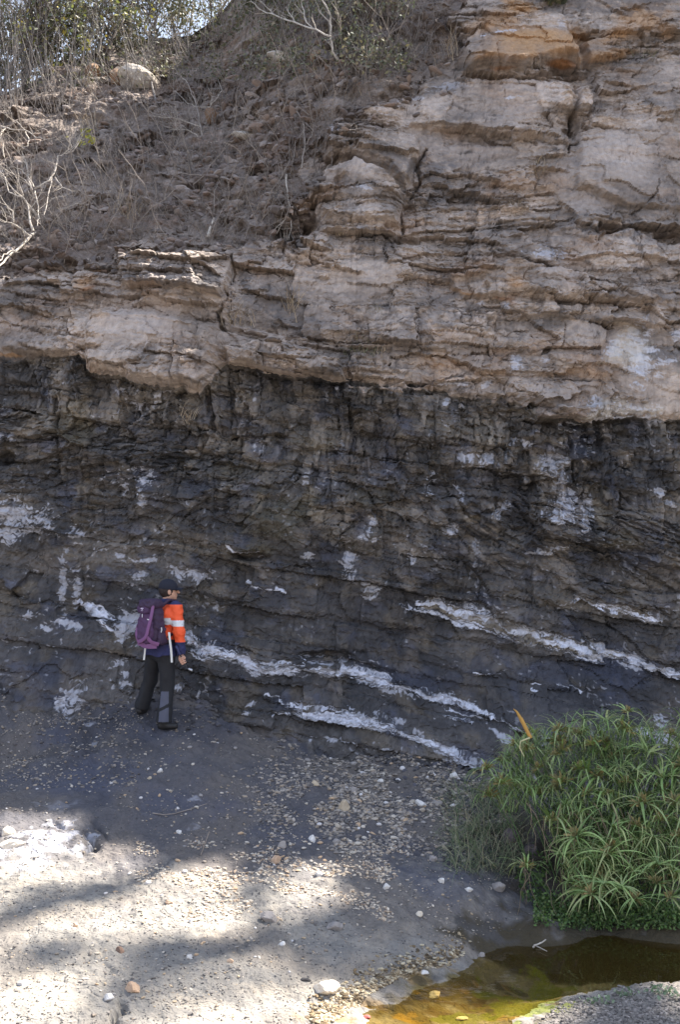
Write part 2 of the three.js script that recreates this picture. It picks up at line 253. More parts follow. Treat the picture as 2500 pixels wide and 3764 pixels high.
function veinLine(id, pts, o = {}) {   // a mineral band following the bedding
  const P = WL(pts), hw0 = o.w ?? 12; let xa = 1e9, xb = -1e9, ya = 1e9, yb = -1e9;
  P.forEach((p, i) => { p.h = (pts[i][2] ?? hw0) * p.d / FPX; xa = min(xa, p.x); xb = max(xb, p.x); ya = min(ya, p.y); yb = max(yb, p.y); });
  const m = .3;
  for (let j = max(0, floor((ya - m - Y0) / DY)); j <= min(TH - 1, (yb + m - Y0) / DY); j++) for (let i = max(0, floor((xa - m - X0) / DX)); i <= min(TW - 1, (xb + m - X0) / DX); i++) {
    const x = X0 + (i + .5) * DX, y0 = Y0 + (j + .5) * DY, y = y0 + .02 * n2(x * 5, y0 * 5) + .012 * n2(x * 14, y0 * 14);
    let best = 9, side = 0, hh = 1, run = 0;
    for (let s = 1; s < P.length; s++) { const a = P[s - 1], b = P[s], ex = b.x - a.x, ey = b.y - a.y, t = clamp(((x - a.x) * ex + (y - a.y) * ey) / (ex * ex + ey * ey)), hw = lerp(a.h, b.h, t), dx = x - a.x - ex * t, dy = y - a.y - ey * t, d = hypot(dx, dy) / hw; if (d < best) { best = d; side = dy > 0 ? 1 : -1; hh = hw; run = x; } }
    if (best > 1.6) continue;
    const v = best * side * hh, grain = .7 * fbm(run * 2.2 + id, v * 34 + run, 4) + .3 * fbm(x * 6 + id, y * 16, 3), f = n2(run * 9, v * 110), k = j * TW + i;
    const body = ss(0, .45, .95 - best + 1.5 * grain + .6 * f) * (.75 + .5 * ss(-.5, .2, n2(run * 1.7 + id * 5, v * 9))); if (body <= 0) continue;
    if (best < .9) vein[k] = id;
    const white = o.band ? ss(.1, .45, abs(best - .5) * 1.6 - .2 + .9 * grain + (side > 0 ? .25 : 0)) : ss(o.gap ?? -.3, .25, .34 - .5 * best + grain * 1.9 + .5 * f);
    const t = k * 3; for (let w = 0; w < 3; w++) { if (o.band) col[t + w] += (TAN[w] * .8 - col[t + w]) * body * .75; col[t + w] += (VEINW[w] - col[t + w]) * body * white * (o.amt ?? .92); }
  }
}
// sandstone tints
for (const [a, b, c, d, e, f] of [[1950, 190, 270, 95, -8, .85], [2250, 150, 130, 50, -14, .7], [1900, 55, 120, 70, 0, .8], [1705, 1085, 100, 28, 6, .75], [1890, 1045, 60, 28, 10, .6], [330, 1030, 45, 38, 0, .5], [30, 1310, 70, 16, 2, .6], [775, 425, 28, 30, 0, .8], [1680, 1360, 220, 40, 4, .35], [2100, 1390, 160, 40, 6, .35], [2430, 130, 60, 60, 0, .5], [1880, 15, 70, 40, 0, .6], [2300, 40, 160, 40, 0, .4], [2350, 80, 150, 70, -10, .6], [2200, 225, 130, 40, -8, .6], [1800, 120, 160, 60, -8, .5], [2060, 190, 120, 60, -8, .5]]) paint(a, b, c, d, e, IRON, f);
for (const [a, b, c, d, e, f] of [[2060, 262, 110, 34, -6, .9], [1845, 290, 60, 18, 0, .5], [340, 1050, 30, 16, 0, .6], [1850, 1115, 60, 16, 0, .6]]) paint(a, b, c, d, e, DEEP, f);
for (const [a, b, c, d, e, f] of [[2250, 590, 240, 190, 5, .55], [1330, 640, 90, 50, 10, .6], [520, 1190, 200, 120, 6, .6], [530, 1392, 170, 38, 6, .65], [1000, 1350, 180, 28, 8, .75], [2050, 1000, 150, 40, 6, .55], [1340, 1020, 110, 45, 10, .45], [1950, 340, 150, 40, 0, .45], [1750, 560, 200, 60, 5, .4], [1900, 440, 180, 50, 2, .35], [60, 1200, 140, 40, 4, .5], [2250, 1250, 160, 60, 5, .4], [1950, 1420, 300, 40, 4, .5], [1440, 800, 120, 60, 20, .3], [1020, 230, 60, 30, -20, .8], [1340, 820, 60, 25, 10, .4], [2150, 760, 160, 60, 0, .35], [1330, 560, 60, 40, 0, .2]]) paint(a, b, c, d, e, PALE, f);
for (const [a, b, c, d, e, f] of [[1590, 640, 110, 50, 8, .75], [1750, 740, 200, 45, 8, .55], [2180, 850, 220, 40, 6, .6], [640, 1020, 260, 70, 6, .7], [2100, 30, 140, 90, 0, .65], [2330, 30, 120, 60, 0, .7], [1620, 1020, 60, 40, 0, .55], [1300, 730, 130, 60, 10, .5], [1430, 620, 60, 80, 15, .55], [1130, 1230, 130, 60, 8, .55], [1480, 1240, 140, 110, 10, .55], [1640, 1150, 140, 50, 8, .55], [2000, 1180, 150, 50, 8, .4], [1000, 1120, 130, 60, 10, .5], [1300, 900, 120, 50, 5, .45], [2420, 880, 130, 40, 5, .6], [1250, 800, 80, 40, 0, .5], [1300, 210, 200, 160, 0, .4], [1180, 100, 120, 120, 0, .45], [1500, 90, 160, 130, 0, .4]]) paint(a, b, c, d, e, GREY, f * .85, { na: 1.4, ns: 4.5, soft: .5 });  // grainy grey patches, some along ledges and in recesses
for (const [a, b, c, d, e, f] of [[1700, 1810, 330, 170, 0, .55], [1900, 1900, 300, 150, 5, .6], [1250, 2230, 330, 120, 5, .55], [1700, 2110, 380, 70, 6, .45], [700, 1850, 220, 120, 0, .4], [560, 1600, 100, 90, 0, .4], [2150, 2300, 300, 40, 12, .5], [1150, 2390, 250, 40, 4, .7], [100, 1750, 160, 90, 0, .45], [440, 1900, 160, 70, 0, .5], [1900, 2560, 400, 90, 12, .4], [1650, 1500, 100, 40, 0, .5], [1050, 1430, 200, 40, 4, .6]]) paint(a, b, c, d, e, DARK, f * .85, { na: 1.4, ns: 4.5, soft: .5 });
for (const [a, b, c, d, e, f] of [[1350, 1700, 180, 160, 0, .28], [600, 2200, 120, 80, 0, .3], [150, 2500, 200, 100, 5, .4], [1500, 2480, 200, 60, 10, .4], [2250, 2450, 250, 100, 10, .4], [900, 1560, 150, 60, 0, .3], [1950, 2480, 300, 60, 12, .3], [2350, 2050, 160, 60, 6, .4]]) paint(a, b, c, d, e, BLUE, f, { na: .8 });
for (const [a, b, c, d, e, f] of [[1050, 1900, 230, 120, 0, .55], [260, 1560, 120, 90, 0, .55], [950, 2020, 120, 40, 4, .6], [560, 2130, 80, 30, 0, .4], [2300, 1980, 180, 50, 4, .4], [1400, 1820, 120, 60, 0, .4], [2250, 2180, 200, 40, 6, .3], [860, 1740, 140, 50, 0, .4], [1150, 1620, 120, 50, 0, .4]]) paint(a, b, c, d, e, OLIVE, f, { na: .8 });
for (const [a, b, c, d, e, f] of [[290, 1530, 90, 80, 0, .55], [1180, 1620, 70, 80, 0, .35], [1160, 1870, 60, 70, 0, .5], [960, 1845, 50, 40, 0, .5], [1730, 1900, 40, 22, 0, .5], [2200, 1890, 60, 30, 0, .4], [1900, 1530, 60, 20, 4, .4], [80, 2170, 60, 40, 0, .35], [800, 2160, 90, 40, 6, .35], [2060, 1620, 80, 14, 0, .3]]) paint(a, b, c, d, e, TAN, f, { na: .9, ns: 4 });
// white mineral bloom
for (const c of [[430, 1458, 26, 12], [486, 1506, 44, 18, 8], [590, 1478, 26, 8], [530, 1745, 42, 30], [454, 1800, 14, 22], [530, 1813, 24, 18], [528, 1845, 14, 16], [12, 1585, 18, 16], [56, 1600, 10, 22], [70, 1885, 130, 44, 14], [25, 1965, 50, 30], [100, 1950, 50, 20, 10], [290, 1963, 32, 9], [370, 2023, 24, 7], [442, 2043, 28, 7, 6], [526, 2060, 55, 8, 4], [660, 2095, 36, 22], [735, 2110, 44, 24], [1124, 2055, 28, 14], [231, 2140, 15, 110, 0, .55], [283, 2165, 16, 60, 0, .55], [478, 2295, 66, 46], [255, 2290, 50, 16, 10], [112, 2258, 24, 18], [170, 2305, 40, 8, 10], [510, 2120, 30, 16], [480, 2150, 30, 8],
  [1705, 1668, 22, 14], [1735, 1672, 14, 18], [1790, 1680, 28, 20], [1775, 1712, 24, 11], [1705, 1706, 14, 10], [1590, 1750, 14, 12], [1590, 1790, 12, 10], [2090, 1582, 44, 10], [1940, 1635, 50, 14], [2050, 1640, 36, 14], [2045, 1700, 54, 24, 0, .55], [2070, 1762, 24, 18, 0, .6], [1680, 1811, 26, 7], [1850, 1862, 34, 18], [2080, 1850, 62, 44], [2080, 1890, 50, 20], [2010, 2030, 80, 13, 2], [1655, 1950, 32, 26], [2420, 1810, 32, 18], [2465, 1860, 16, 14], [2160, 1880, 22, 18], [2150, 1920, 18, 14], [1368, 1930, 16, 20], [1340, 1960, 20, 12, -30], [1385, 1965, 14, 22], [1280, 2068, 26, 24], [1290, 2110, 22, 20], [1372, 2172, 26, 14], [1345, 2200, 34, 9], [1510, 2045, 12, 12], [1515, 2062, 20, 5], [1755, 2035, 18, 30, 0, .4], [1340, 2150, 14, 8], [2410, 1560, 40, 8], [2200, 1538, 60, 12], [2300, 1545, 40, 12],
  [2340, 1300, 48, 100, 8], [2360, 1350, 36, 60, 20], [2250, 1292, 40, 24], [2330, 1510, 90, 26], [2210, 1480, 60, 26], [1650, 1405, 46, 9, 4], [1710, 1406, 28, 8], [1790, 1415, 26, 10], [1895, 1338, 20, 26], [2480, 1240, 26, 22], [2445, 1330, 30, 22], [2420, 1385, 26, 10], [2000, 1340, 16, 12], [1760, 1130, 14, 8], [1850, 1140, 26, 14], [2010, 945, 60, 30, 0, .5], [1640, 1480, 20, 6], [2390, 1530, 26, 12], [1880, 380, 30, 8], [1840, 160, 60, 9, -8, .7], [2050, 120, 14, 26, 0, .5], [1330, 720, 40, 12, 8, .4], [1350, 850, 70, 10, 4, .5], [1250, 470, 40, 20, 0, .35], [1520, 380, 50, 20, 0, .35], [1650, 340, 60, 22, 0, .3]]) crust(...c);
for (const c of [[260, 2548, 50, 28, -20], [225, 2585, 22, 26], [275, 2600, 44, 14, -25], [238, 2645, 16, 30], [300, 2680, 50, 7, 8], [470, 2510, 22, 12], [465, 2482, 16, 8], [425, 2452, 24, 14], [650, 2530, 22, 7], [730, 2577, 20, 9], [920, 2597, 14, 6], [1470, 2640, 20, 8], [1850, 2695, 40, 12, 12], [1760, 2660, 26, 7, 14], [2430, 2635, 36, 16], [2380, 2690, 40, 24], [2450, 2700, 40, 26], [1990, 2710, 30, 30], [1420, 2745, 22, 9], [1250, 2720, 90, 7, 3], [1690, 2795, 90, 16, 18], [940, 2460, 30, 12], [1030, 2470, 40, 6, 4], [1330, 2520, 30, 8]]) crust(...c);
paint(2300, 1290, 90, 100, 0, CREAM, .45, { na: .8, ns: 3 }); paint(2250, 1500, 200, 40, 0, CREAM, .5, { na: .8, ns: 3 });
veinLine(1, [[650, 2320, 10], [700, 2340, 18], [760, 2380, 24], [850, 2392, 26], [930, 2425, 24], [1000, 2442, 20], [1100, 2450, 12], [1180, 2457, 20], [1260, 2472, 26], [1340, 2482, 24], [1400, 2505, 18], [1470, 2512, 18], [1540, 2540, 16], [1590, 2570, 15], [1690, 2590, 12], [1780, 2628, 10], [1850, 2645, 8], [1950, 2680, 9], [2010, 2695, 6]]);
veinLine(2, [[970, 2572, 5], [1060, 2588, 7], [1140, 2612, 8], [1250, 2620, 15], [1340, 2632, 18], [1420, 2655, 17], [1490, 2695, 15], [1580, 2722, 16], [1650, 2752, 18], [1740, 2810, 14], [1800, 2830, 8]]);
veinLine(3, [[1010, 2610, 6], [1080, 2638, 12], [1150, 2662, 9]]);
veinLine(4, [[1535, 2222, 8], [1590, 2226, 26], [1680, 2256, 32], [1780, 2280, 32], [1880, 2310, 30], [1980, 2338, 30], [2080, 2366, 26], [2180, 2385, 26], [2260, 2402, 22], [2310, 2412, 7]], { band: true });
veinLine(5, [[2300, 2412, 5], [2360, 2435, 12], [2430, 2462, 18], [2520, 2492, 18], [2600, 2520, 10]]);
veinLine(6, [[2115, 2200, 9], [2200, 2216, 16], [2290, 2238, 14], [2370, 2262, 16], [2430, 2280, 8]], { gap: 0 });
veinLine(7, [[1470, 2224, 5], [1545, 2242, 7], [1600, 2262, 14], [1750, 2310, 9], [1960, 2370, 8]], { gap: 0, amt: .7 });
{ const R = rng(19); for (const [n, L] of [[16, [[700, 2345], [930, 2425], [1180, 2457], [1400, 2503], [1590, 2570], [1850, 2645]]], [14, [[1140, 2612], [1340, 2632], [1490, 2695], [1650, 2752], [1760, 2815]]], [10, [[1600, 2240], [1880, 2310], [2180, 2385], [2500, 2490]]]]) for (let i = 0; i < n; i++) {
  const t = R() * (L.length - 1.05), a = floor(t), px = lerp(L[a][0], L[a + 1][0], t - a), py = lerp(L[a][1], L[a + 1][1], t - a), sl = (L[a + 1][1] - L[a][1]) / (L[a + 1][0] - L[a][0]), ln = 30 + 90 * R(), off = (R() + R() - .9) * 46;
  veinLine(10, [[px - ln, py + off - ln * sl, 2], [px, py + off, 3 + 5 * R()], [px + ln, py + off + ln * sl, 2]], { gap: .05, amt: .75 });
  crust(px + (R() - .5) * 60, py + (R() - .4) * 34, 20 + 44 * R(), 8 + 14 * R(), Math.atan(sl) * 180 / PI, .6); } }
veinLine(8, [[1745, 2463, 3.5], [1800, 2478, 4], [1840, 2495, 3]]); veinLine(8, [[2050, 2528, 3], [2090, 2534, 4], [2140, 2550, 3]]); veinLine(8, [[1955, 2534, 4], [1990, 2541, 3]]);
veinLine(9, [[905, 2145, 6], [975, 2160, 8], [1050, 2172, 6]]); veinLine(9, [[835, 2000, 5], [870, 2018, 11], [950, 2027, 7]]); veinLine(9, [[290, 2215, 10], [330, 2240, 20], [380, 2275, 18], [420, 2300, 9]]);

// ---- relief read off the photograph
const AN = 1024, AD = new Float32Array(AN * AN);
function each(xa, xb, ya, yb, f) { const dx = (X1 - X0) / (AN - 1), dy = (Y1 - Y0) / (AN - 1); for (let j = max(0, floor((ya - Y0) / dy)); j <= min(AN - 1, (yb - Y0) / dy); j++) for (let i = max(0, floor((xa - X0) / dx)); i <= min(AN - 1, (xb - X0) / dx); i++) AD[j * AN + i] += f(X0 + i * dx, Y0 + j * dy); }
function crag(pts, h, bevel = .05, tiltY = 0, tiltX = 0) {
  const P = WL(pts), xs = P.map((p) => p.x), ys = P.map((p) => p.y), cx = (min(...xs) + max(...xs)) / 2, cy = (min(...ys) + max(...ys)) / 2;
  each(min(...xs) - .2, max(...xs) + .2, min(...ys) - .2, max(...ys) + .2, (x, y) => { const s = polySD(P, x + .05 * n2(x * 4, y * 4) + .02 * n2(x * 13, y * 13), y + .04 * n2(x * 4 + 9, y * 4) + .02 * n2(x * 13, y * 13 + 7)); return s > 0 ? ss(0, bevel, s) * max(0, h + tiltY * (y - cy) + tiltX * (x - cx)) : 0; });
}
function crack(pts, w, depth) {
  const P = WL(pts), xs = P.map((p) => p.x), ys = P.map((p) => p.y), hw = max(.012, w * .42 * P[0].d / FPX), dp = depth * .6;
  each(min(...xs) - .2, max(...xs) + .2, min(...ys) - .2, max(...ys) + .2, (x0, y0) => { const x = x0 + .09 * n2(x0 * 3, y0 * 3.3) + .03 * n2(x0 * 9, y0 * 10), y = y0 + .05 * n2(x0 * 6 + 30, y0 * 6); let d = 9; for (let s = 1; s < P.length; s++) { const a = P[s - 1], b = P[s], ex = b.x - a.x, ey = b.y - a.y, t = clamp(((x - a.x) * ex + (y - a.y) * ey) / (ex * ex + ey * ey)); d = min(d, hypot(x - a.x - ex * t, y - a.y - ey * t)); } return -dp * (.55 + .6 * n2(x0 * 4, y0 * 4 + 7)) * exp(-pow(d / hw, 2)); });
}
function ledge(pts, h, up = .3, down = .14) {   // rock above the line stands out over the rock below it
  const P = WL(pts).sort((a, b) => a.x - b.x); const hs = P[0].y < alongY(contact, P[0].x) - .2 ? .36 : .66; h *= hs; const xa = P[0].x, xb = P[P.length - 1].x, ys = P.map((p) => p.y);
  each(xa, xb, min(...ys) - 3 * down - .1, max(...ys) + 3 * up, (x, y) => { cell1(x / .27 + .3 * n2(x * 2, y * 2), floor(xa * 31), .9); const c8 = h2(C1.i, floor(xa * 57)), t8 = C1.f - .5, c9 = h2(C1.i, floor(xb * 57)); const dy = y - alongY(P, x) + .085 * (c8 - .5) + .06 * (c9 - .5) * t8 + .008 * n2(x * 17, y * 9), end = ss(0, .25, x - xa) * ss(0, .25, xb - x); return dy > 0 ? end * h * exp(-dy / up) : -end * .55 * h * exp(dy / down); });
}
crag([[1120, 740], [1180, 640], [1310, 600], [1420, 650], [1500, 720], [1470, 862], [1330, 855], [1180, 835]], .32, .12, .12);
crag([[1180, 480], [1350, 470], [1540, 520], [1552, 590], [1490, 700], [1400, 625], [1200, 600]], .24, .1);
crag([[1660, 215], [1740, 130], [1900, 85], [2060, 95], [2150, 262], [2060, 248], [1920, 292], [1690, 290]], .3, .12, -.1);
crag([[2110, 180], [2330, 105], [2390, 150], [2350, 205], [2150, 265]], .22, .1);
crag([[1560, 300], [1900, 300], [2090, 330], [2096, 560], [1900, 520], [1500, 480]], .12, .06);
crag([[2110, 330], [2400, 300], [2560, 420], [2600, 800], [2330, 790], [2100, 700]], .14, .08);
crag([[430, 950], [640, 960], [862, 962], [856, 1060], [830, 1112], [450, 1062]], .27, .05, -.1);
crag([[320, 1130], [560, 1140], [810, 1190], [825, 1330], [790, 1462], [520, 1428], [320, 1375]], .26, .14, -.12);
crag([[822, 1290], [1000, 1250], [1250, 1330], [1275, 1412], [1000, 1378], [840, 1348]], .24, .05, -.15);
crag([[1640, 1010], [1900, 965], [2110, 1000], [2420, 1110], [2380, 1140], [1900, 1098], [1700, 1110]], .16, .05);
crag([[1850, 1110], [2400, 1140], [2480, 1230], [2180, 1190], [1900, 1180]], .1, .05);
crag([[1910, 1500], [2190, 1500], [2185, 1562], [1960, 1548]], .2, .04);
crag([[300, 470 + 770], [20, 1240], [0, 1300], [300, 1330]], .12, .08);
crack([[2105, 320], [2098, 450], [2088, 570]], 10, .35); crack([[1556, 560], [1530, 700], [1490, 800], [1462, 870]], 12, .35);
crack([[860, 960], [852, 1060], [826, 1130], [815, 1210]], 12, .4); crack([[1060, 840], [1055, 990]], 14, .3); crack([[2120, 490], [2270, 488], [2340, 540]], 6, .1); crack([[2412, 680], [2388, 730], [2310, 795]], 10, .2);
crack([[2090, 1040], [2150, 1080], [2240, 1110]], 7, .12); crack([[1990, 850], [2020, 960]], 8, .1); crack([[215, 1440], [215, 1600], [205, 1740]], 14, .2); crack([[1075, 1330], [1070, 1390]], 7, .1); crack([[300, 2030], [290, 2150], [310, 2240]], 12, .14); crack([[1640, 1600], [1600, 1800]], 14, .14); crack([[2270, 1700], [2240, 1760], [2300, 1850]], 16, .18); crack([[1000, 1290], [1060, 1330], [1230, 1350]], 6, .1); crack([[340, 1890], [300, 1960]], 10, .15);
for (const l of [[[[470, 955], [640, 978], [760, 1000], [850, 1052]], .16], [[[866, 1062], [1030, 1105], [1110, 1112]], .16], [[[440, 1084], [640, 1108], [760, 1130], [842, 1128]], .16], [[[930, 1368], [1080, 1384], [1280, 1410]], .16], [[[1090, 935], [1250, 1000], [1360, 1030]], .12], [[[1900, 1090], [2050, 1102], [2250, 1122], [2400, 1142]], .2], [[[2160, 1180], [2280, 1192], [2400, 1216]], .2], [[[1890, 1528], [2000, 1545], [2190, 1556]], .24], [[[2040, 960], [2200, 950], [2560, 985]], .1], [[[1490, 885], [1700, 890], [1880, 930]], .14], [[[1550, 690], [1700, 715], [1870, 760]], .16], [[[1540, 1832], [1660, 1836]], .16], [[[820, 2020], [890, 2032], [980, 2034]], .2], [[[1080, 2415], [1200, 2430], [1320, 2432]], .3], [[[-50, 1448], [150, 1452], [320, 1470]], .12], [[[1640, 2225], [1900, 2280], [2250, 2380], [2540, 2470]], .1], [[[2080, 2195], [2300, 2225], [2540, 2290]], .1], [[[680, 2350], [1000, 2440], [1400, 2500], [1700, 2595]], .06], [[[1130, 560], [1300, 570], [1560, 600]], .14], [[[1150, 845], [1300, 862], [1480, 872]], .24], [[[1690, 290], [1900, 300], [2180, 285]], .26], [[[1050, 900], [1150, 920], [1250, 940]], .2], [[[2280, 835], [2560, 850]], .26], [[[1880, 620], [2060, 640], [2110, 660]], .1], [[[1540, 480], [1800, 500], [2080, 540]], .1], [[[1400, 1270], [1700, 1300], [2000, 1290]], .08], [[[1700, 1350], [2000, 1370], [2300, 1350]], .07], [[[120, 990], [260, 1000], [330, 1010]], .24], [[[1000, 500], [1180, 540], [1400, 560]], .1], [[[500, 500], [620, 520]], .24], [[[660, 380], [760, 370]], .24], [[[60, 760], [180, 790]], .15], [[[880, 630], [1000, 640]], .22], [[[1120, 245], [1250, 250]], .18], [[[420, 560], [560, 540]], .14], [[[0, 1070], [130, 1040], [300, 1030]], .14], [[[250, 1290], [420, 1300]], .05], [[[1500, 1660], [1640, 1640]], .12], [[[850, 1690], [1010, 1700]], .1], [[[1200, 1500], [1330, 1500], [1450, 1520]], .12], [[[150, 1960], [260, 1965]], .14], [[[2320, 1700], [2500, 1690]], .12], [[[640, 1560], [800, 1580], [1000, 1560]], .1]]) ledge(...l);
const holes = [[375, 270, 60, 50, .35], [610, 290, 36, 60, .3], [690, 370, 44, 36, .35], [260, 980, 30, 24, .25], [545, 520, 70, 40, .3], [960, 635, 50, 22, .3], [440, 560, 22, 16, .2], [700, 690, 60, 26, .25], [830, 810, 40, 30, .25], [1080, 850, 90, 60, .45], [1250, 470, 40, 20, .2], [1500, 890, 60, 20, .2], [1640, 1780, 60, 60, .16], [2230, 850, 60, 24, .3], [2460, 880, 70, 30, .3], [1950, 265, 10, 10, 0], [2080, 275, 90, 26, .3], [850, 840, 60, 40, .2], [370, 240, 30, 60, .2], [480, 640, 60, 30, .2], [1210, 2415, 130, 26, .2], [920, 2045, 80, 16, .16], [1250, 700, 30, 30, .1], [20, 1680, 40, 30, .2], [2160, 1600, 30, 14, .1]];
for (const [px, py, rx, ry, d] of holes) { const p = W(px, py), k = p.d / FPX; each(p.x - rx * k * 2, p.x + rx * k * 2, p.y - ry * k * 2, p.y + ry * k * 2, (x, y) => { const q = hypot((x - p.x) / (rx * k), (y - p.y) / (ry * k)) - .35 * n2(x * 5, y * 5); return -d * (1 - ss(.5, 1.1, q)); }); }

// ---- mesh: one grid, shared out between the three beds, their blocks and the mineral veins
const NI = 820, NJ = 900;
{
  const pos = new Float32Array((NI + 1) * (NJ + 1) * 3), uv = new Float32Array((NI + 1) * (NJ + 1) * 2);
  const ys = new Float32Array((NI + 1) * (NJ + 1)), dens = new Float32Array((NI + 1) * (NJ + 1)), cols = new Float32Array((NI + 1) * (NJ + 1) * 3);
  const O = new Float32Array((NI + 1) * (NJ + 1)), OB = new Float32Array((NI + 1) * (NJ + 1));
  const veinAt = (x, y) => vein[clamp(floor((y - Y0) / DY), 0, TH - 1) * TW + clamp(floor((x - X0) / DX), 0, TW - 1)];
  const out = (x, y) => { surface(x, y, true, false); return S.disp + grid(AD, AN, AN, x, y) + (veinAt(x, y) ? .025 + .02 * n2(x * 9, y * 30) : 0); };
  // first pass on even rows: find the steep faces, so that ledges and overhangs get rows of their own
  for (let i = 0; i <= NI; i++) { const x = lerp(X0 + .02, X1 - .02, i / NI), yt = crest(x); let last = 0; for (let j = 0; j <= NJ; j++) { const y = lerp(Y0 + .02, yt, j / NJ), o = out(x, y) - wallD(x, y); if (j) dens[j * (NI + 1) + i] = min(7, abs(o - last) / (yt - Y0) * NJ); last = o; O[j * (NI + 1) + i] = o + wallD(x, y); } }
  OB.set(O); for (const [n, m, sn, sm, r] of [[NI + 1, NJ + 1, 1, NI + 1, 26], [NJ + 1, NI + 1, NI + 1, 1, 26]]) for (let q = 0; q < m; q++) { const line = new Float32Array(n); for (let i = 0; i < n; i++) line[i] = OB[q * sm + i * sn]; let run = 0; for (let i = -r; i <= r; i++) run += line[clamp(i, 0, n - 1)]; for (let i = 0; i < n; i++) { OB[q * sm + i * sn] = run / (2 * r + 1); run += line[clamp(i + r + 1, 0, n - 1)] - line[clamp(i - r, 0, n - 1)]; } }
  for (let j = 0; j <= NJ; j++) { const row = j * (NI + 1); let run = 0; const B = 7, tmp = new Float32Array(NI + 1); for (let i = -B; i <= NI + B; i++) { if (i + B <= NI && i + B >= 0) run += dens[row + i + B]; if (i >= 0 && i <= NI) tmp[i] = run / (2 * B + 1); if (i - B >= 0) run -= dens[row + i - B]; } for (let i = 0; i <= NI; i++) ys[row + i] = tmp[i]; }
  for (let i = 0; i <= NI; i++) {
    const x = lerp(X0 + .02, X1 - .02, i / NI), yt = crest(x), cum = new Float32Array(NJ + 1); for (let j = 1; j <= NJ; j++) { let d = 0; for (let q = -2; q <= 2; q++) d += ys[clamp(j + q, 1, NJ) * (NI + 1) + i]; cum[j] = cum[j - 1] + 1 + .8 * d / 5; }
    let q = 0; for (let j = 0; j <= NJ; j++) { const t = cum[NJ] * j / NJ; while (q < NJ - 1 && cum[q + 1] < t) q++; dens[j * (NI + 1) + i] = lerp(Y0 + .02, yt, clamp((q + (t - cum[q]) / (cum[q + 1] - cum[q])) / NJ)); }
  }
  for (let i = 0; i <= NI; i++) {
    const x = lerp(X0 + .02, X1 - .02, i / NI);
    for (let j = 0; j <= NJ; j++) {
      const k = j * (NI + 1) + i, y = dens[k], d = wallD(x, y) - out(x, y);
      const e = .007 * n2(x * 11 + d * 5, d * 17 + y * 3) + .005 * n2(x * 27, d * 33 + y * 9), m = 1 + .2 * n2(x * 15 + 3, d * 21 + y * 4) + .16 * n2(x * 41, d * 47 + y * 9);
      pos[k * 3] = x + .012 * n2(x * 19, y * 19); pos[k * 3 + 1] = y + .012 * n2(x * 19 + 40, y * 19) + e; pos[k * 3 + 2] = -d;
      cols[k * 3] = cols[k * 3 + 1] = cols[k * 3 + 2] = clamp(m * .92, 0, 1); ys[k] = y;
      const jb = clamp((y - Y0 - .02) / (crest(x) - Y0 - .02) * NJ, 0, NJ), rel = clamp(wallD(x, y) - d - OB[floor(jb) * (NI + 1) + i], -.3, .3);   // the print follows the faces of a ledge instead of stretching over them
      uv[k * 2] = (x + .25 * rel - X0) / (X1 - X0); uv[k * 2 + 1] = (y + .75 * rel - Y0) / (Y1 - Y0);
    }
  }
  const groups = new Map();
  for (let j = 0; j < NJ; j++) for (let i = 0; i < NI; i++) {
    const x = lerp(X0 + .02, X1 - .02, (i + .5) / NI), k0 = j * (NI + 1) + i, y = (ys[k0] + ys[k0 + 1] + ys[k0 + NI + 1] + ys[k0 + NI + 2]) / 4;
    surface(x, y, false, false);
    const v0 = veinAt(x, y), vk = S.cls !== 2 && S.cls !== 0 && v0 !== 10 ? v0 : 0;
    const key = vk ? 'v' + vk : S.cls === 2 ? 'c2' : (S.cls === 0 ? 'b0_' : S.cls === 1 ? 'b1_' : 'b3_') + S.li + '_' + S.ji;
    let g = groups.get(key); if (!g) groups.set(key, g = []);
    g.push(j * (NI + 1) + i);
  }
  const bytes = new Uint8Array(TW * TH * 4);
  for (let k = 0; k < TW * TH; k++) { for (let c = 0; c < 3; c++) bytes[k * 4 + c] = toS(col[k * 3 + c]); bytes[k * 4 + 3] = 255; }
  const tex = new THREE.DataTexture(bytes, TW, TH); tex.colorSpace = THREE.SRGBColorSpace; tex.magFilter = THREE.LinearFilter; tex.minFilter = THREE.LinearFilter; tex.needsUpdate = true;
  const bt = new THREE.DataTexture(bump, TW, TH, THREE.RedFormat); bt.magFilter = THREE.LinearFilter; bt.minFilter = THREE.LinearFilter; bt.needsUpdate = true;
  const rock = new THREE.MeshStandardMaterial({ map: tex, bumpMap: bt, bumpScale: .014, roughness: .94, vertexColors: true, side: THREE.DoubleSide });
  const build = (lists) => {
    const map = new Map(), P = [], U = [], K = [], I = [], vi = (k) => { let v = map.get(k); if (v === undefined) { v = P.length / 3; map.set(k, v); P.push(pos[k * 3], pos[k * 3 + 1], pos[k * 3 + 2]); U.push(uv[k * 2], uv[k * 2 + 1]); K.push(cols[k * 3], cols[k * 3 + 1], cols[k * 3 + 2]); } return v; };
    for (const l of lists) for (const k of l) { const a = vi(k), b = vi(k + 1), c = vi(k + NI + 2), d = vi(k + NI + 1); I.push(a, b, c, a, c, d); }
    const g = new THREE.BufferGeometry(); g.setAttribute('position', new THREE.Float32BufferAttribute(P, 3)); g.setAttribute('uv', new THREE.Float32BufferAttribute(U, 2)); g.setAttribute('color', new THREE.Float32BufferAttribute(K, 3)); g.setIndex(I); return g;
  };
  // true surface normals, kept continuous across the parts
  const full = new THREE.BufferGeometry(); full.setAttribute('position', new THREE.BufferAttribute(pos, 3));
  const make = (lists, name, parent) => { const m = new THREE.Mesh(build(lists), rock); m.name = name; if (parent) parent.add(m); return m; };
  rock.flatShading = true;
  const blocks = { b0: [], b1: [], b3: [] }, rest = { b0: [], b1: [], b3: [] };
  for (const [key, l] of groups) if (key[0] === 'b') blocks[key.slice(0, 2)].push([key, l]);
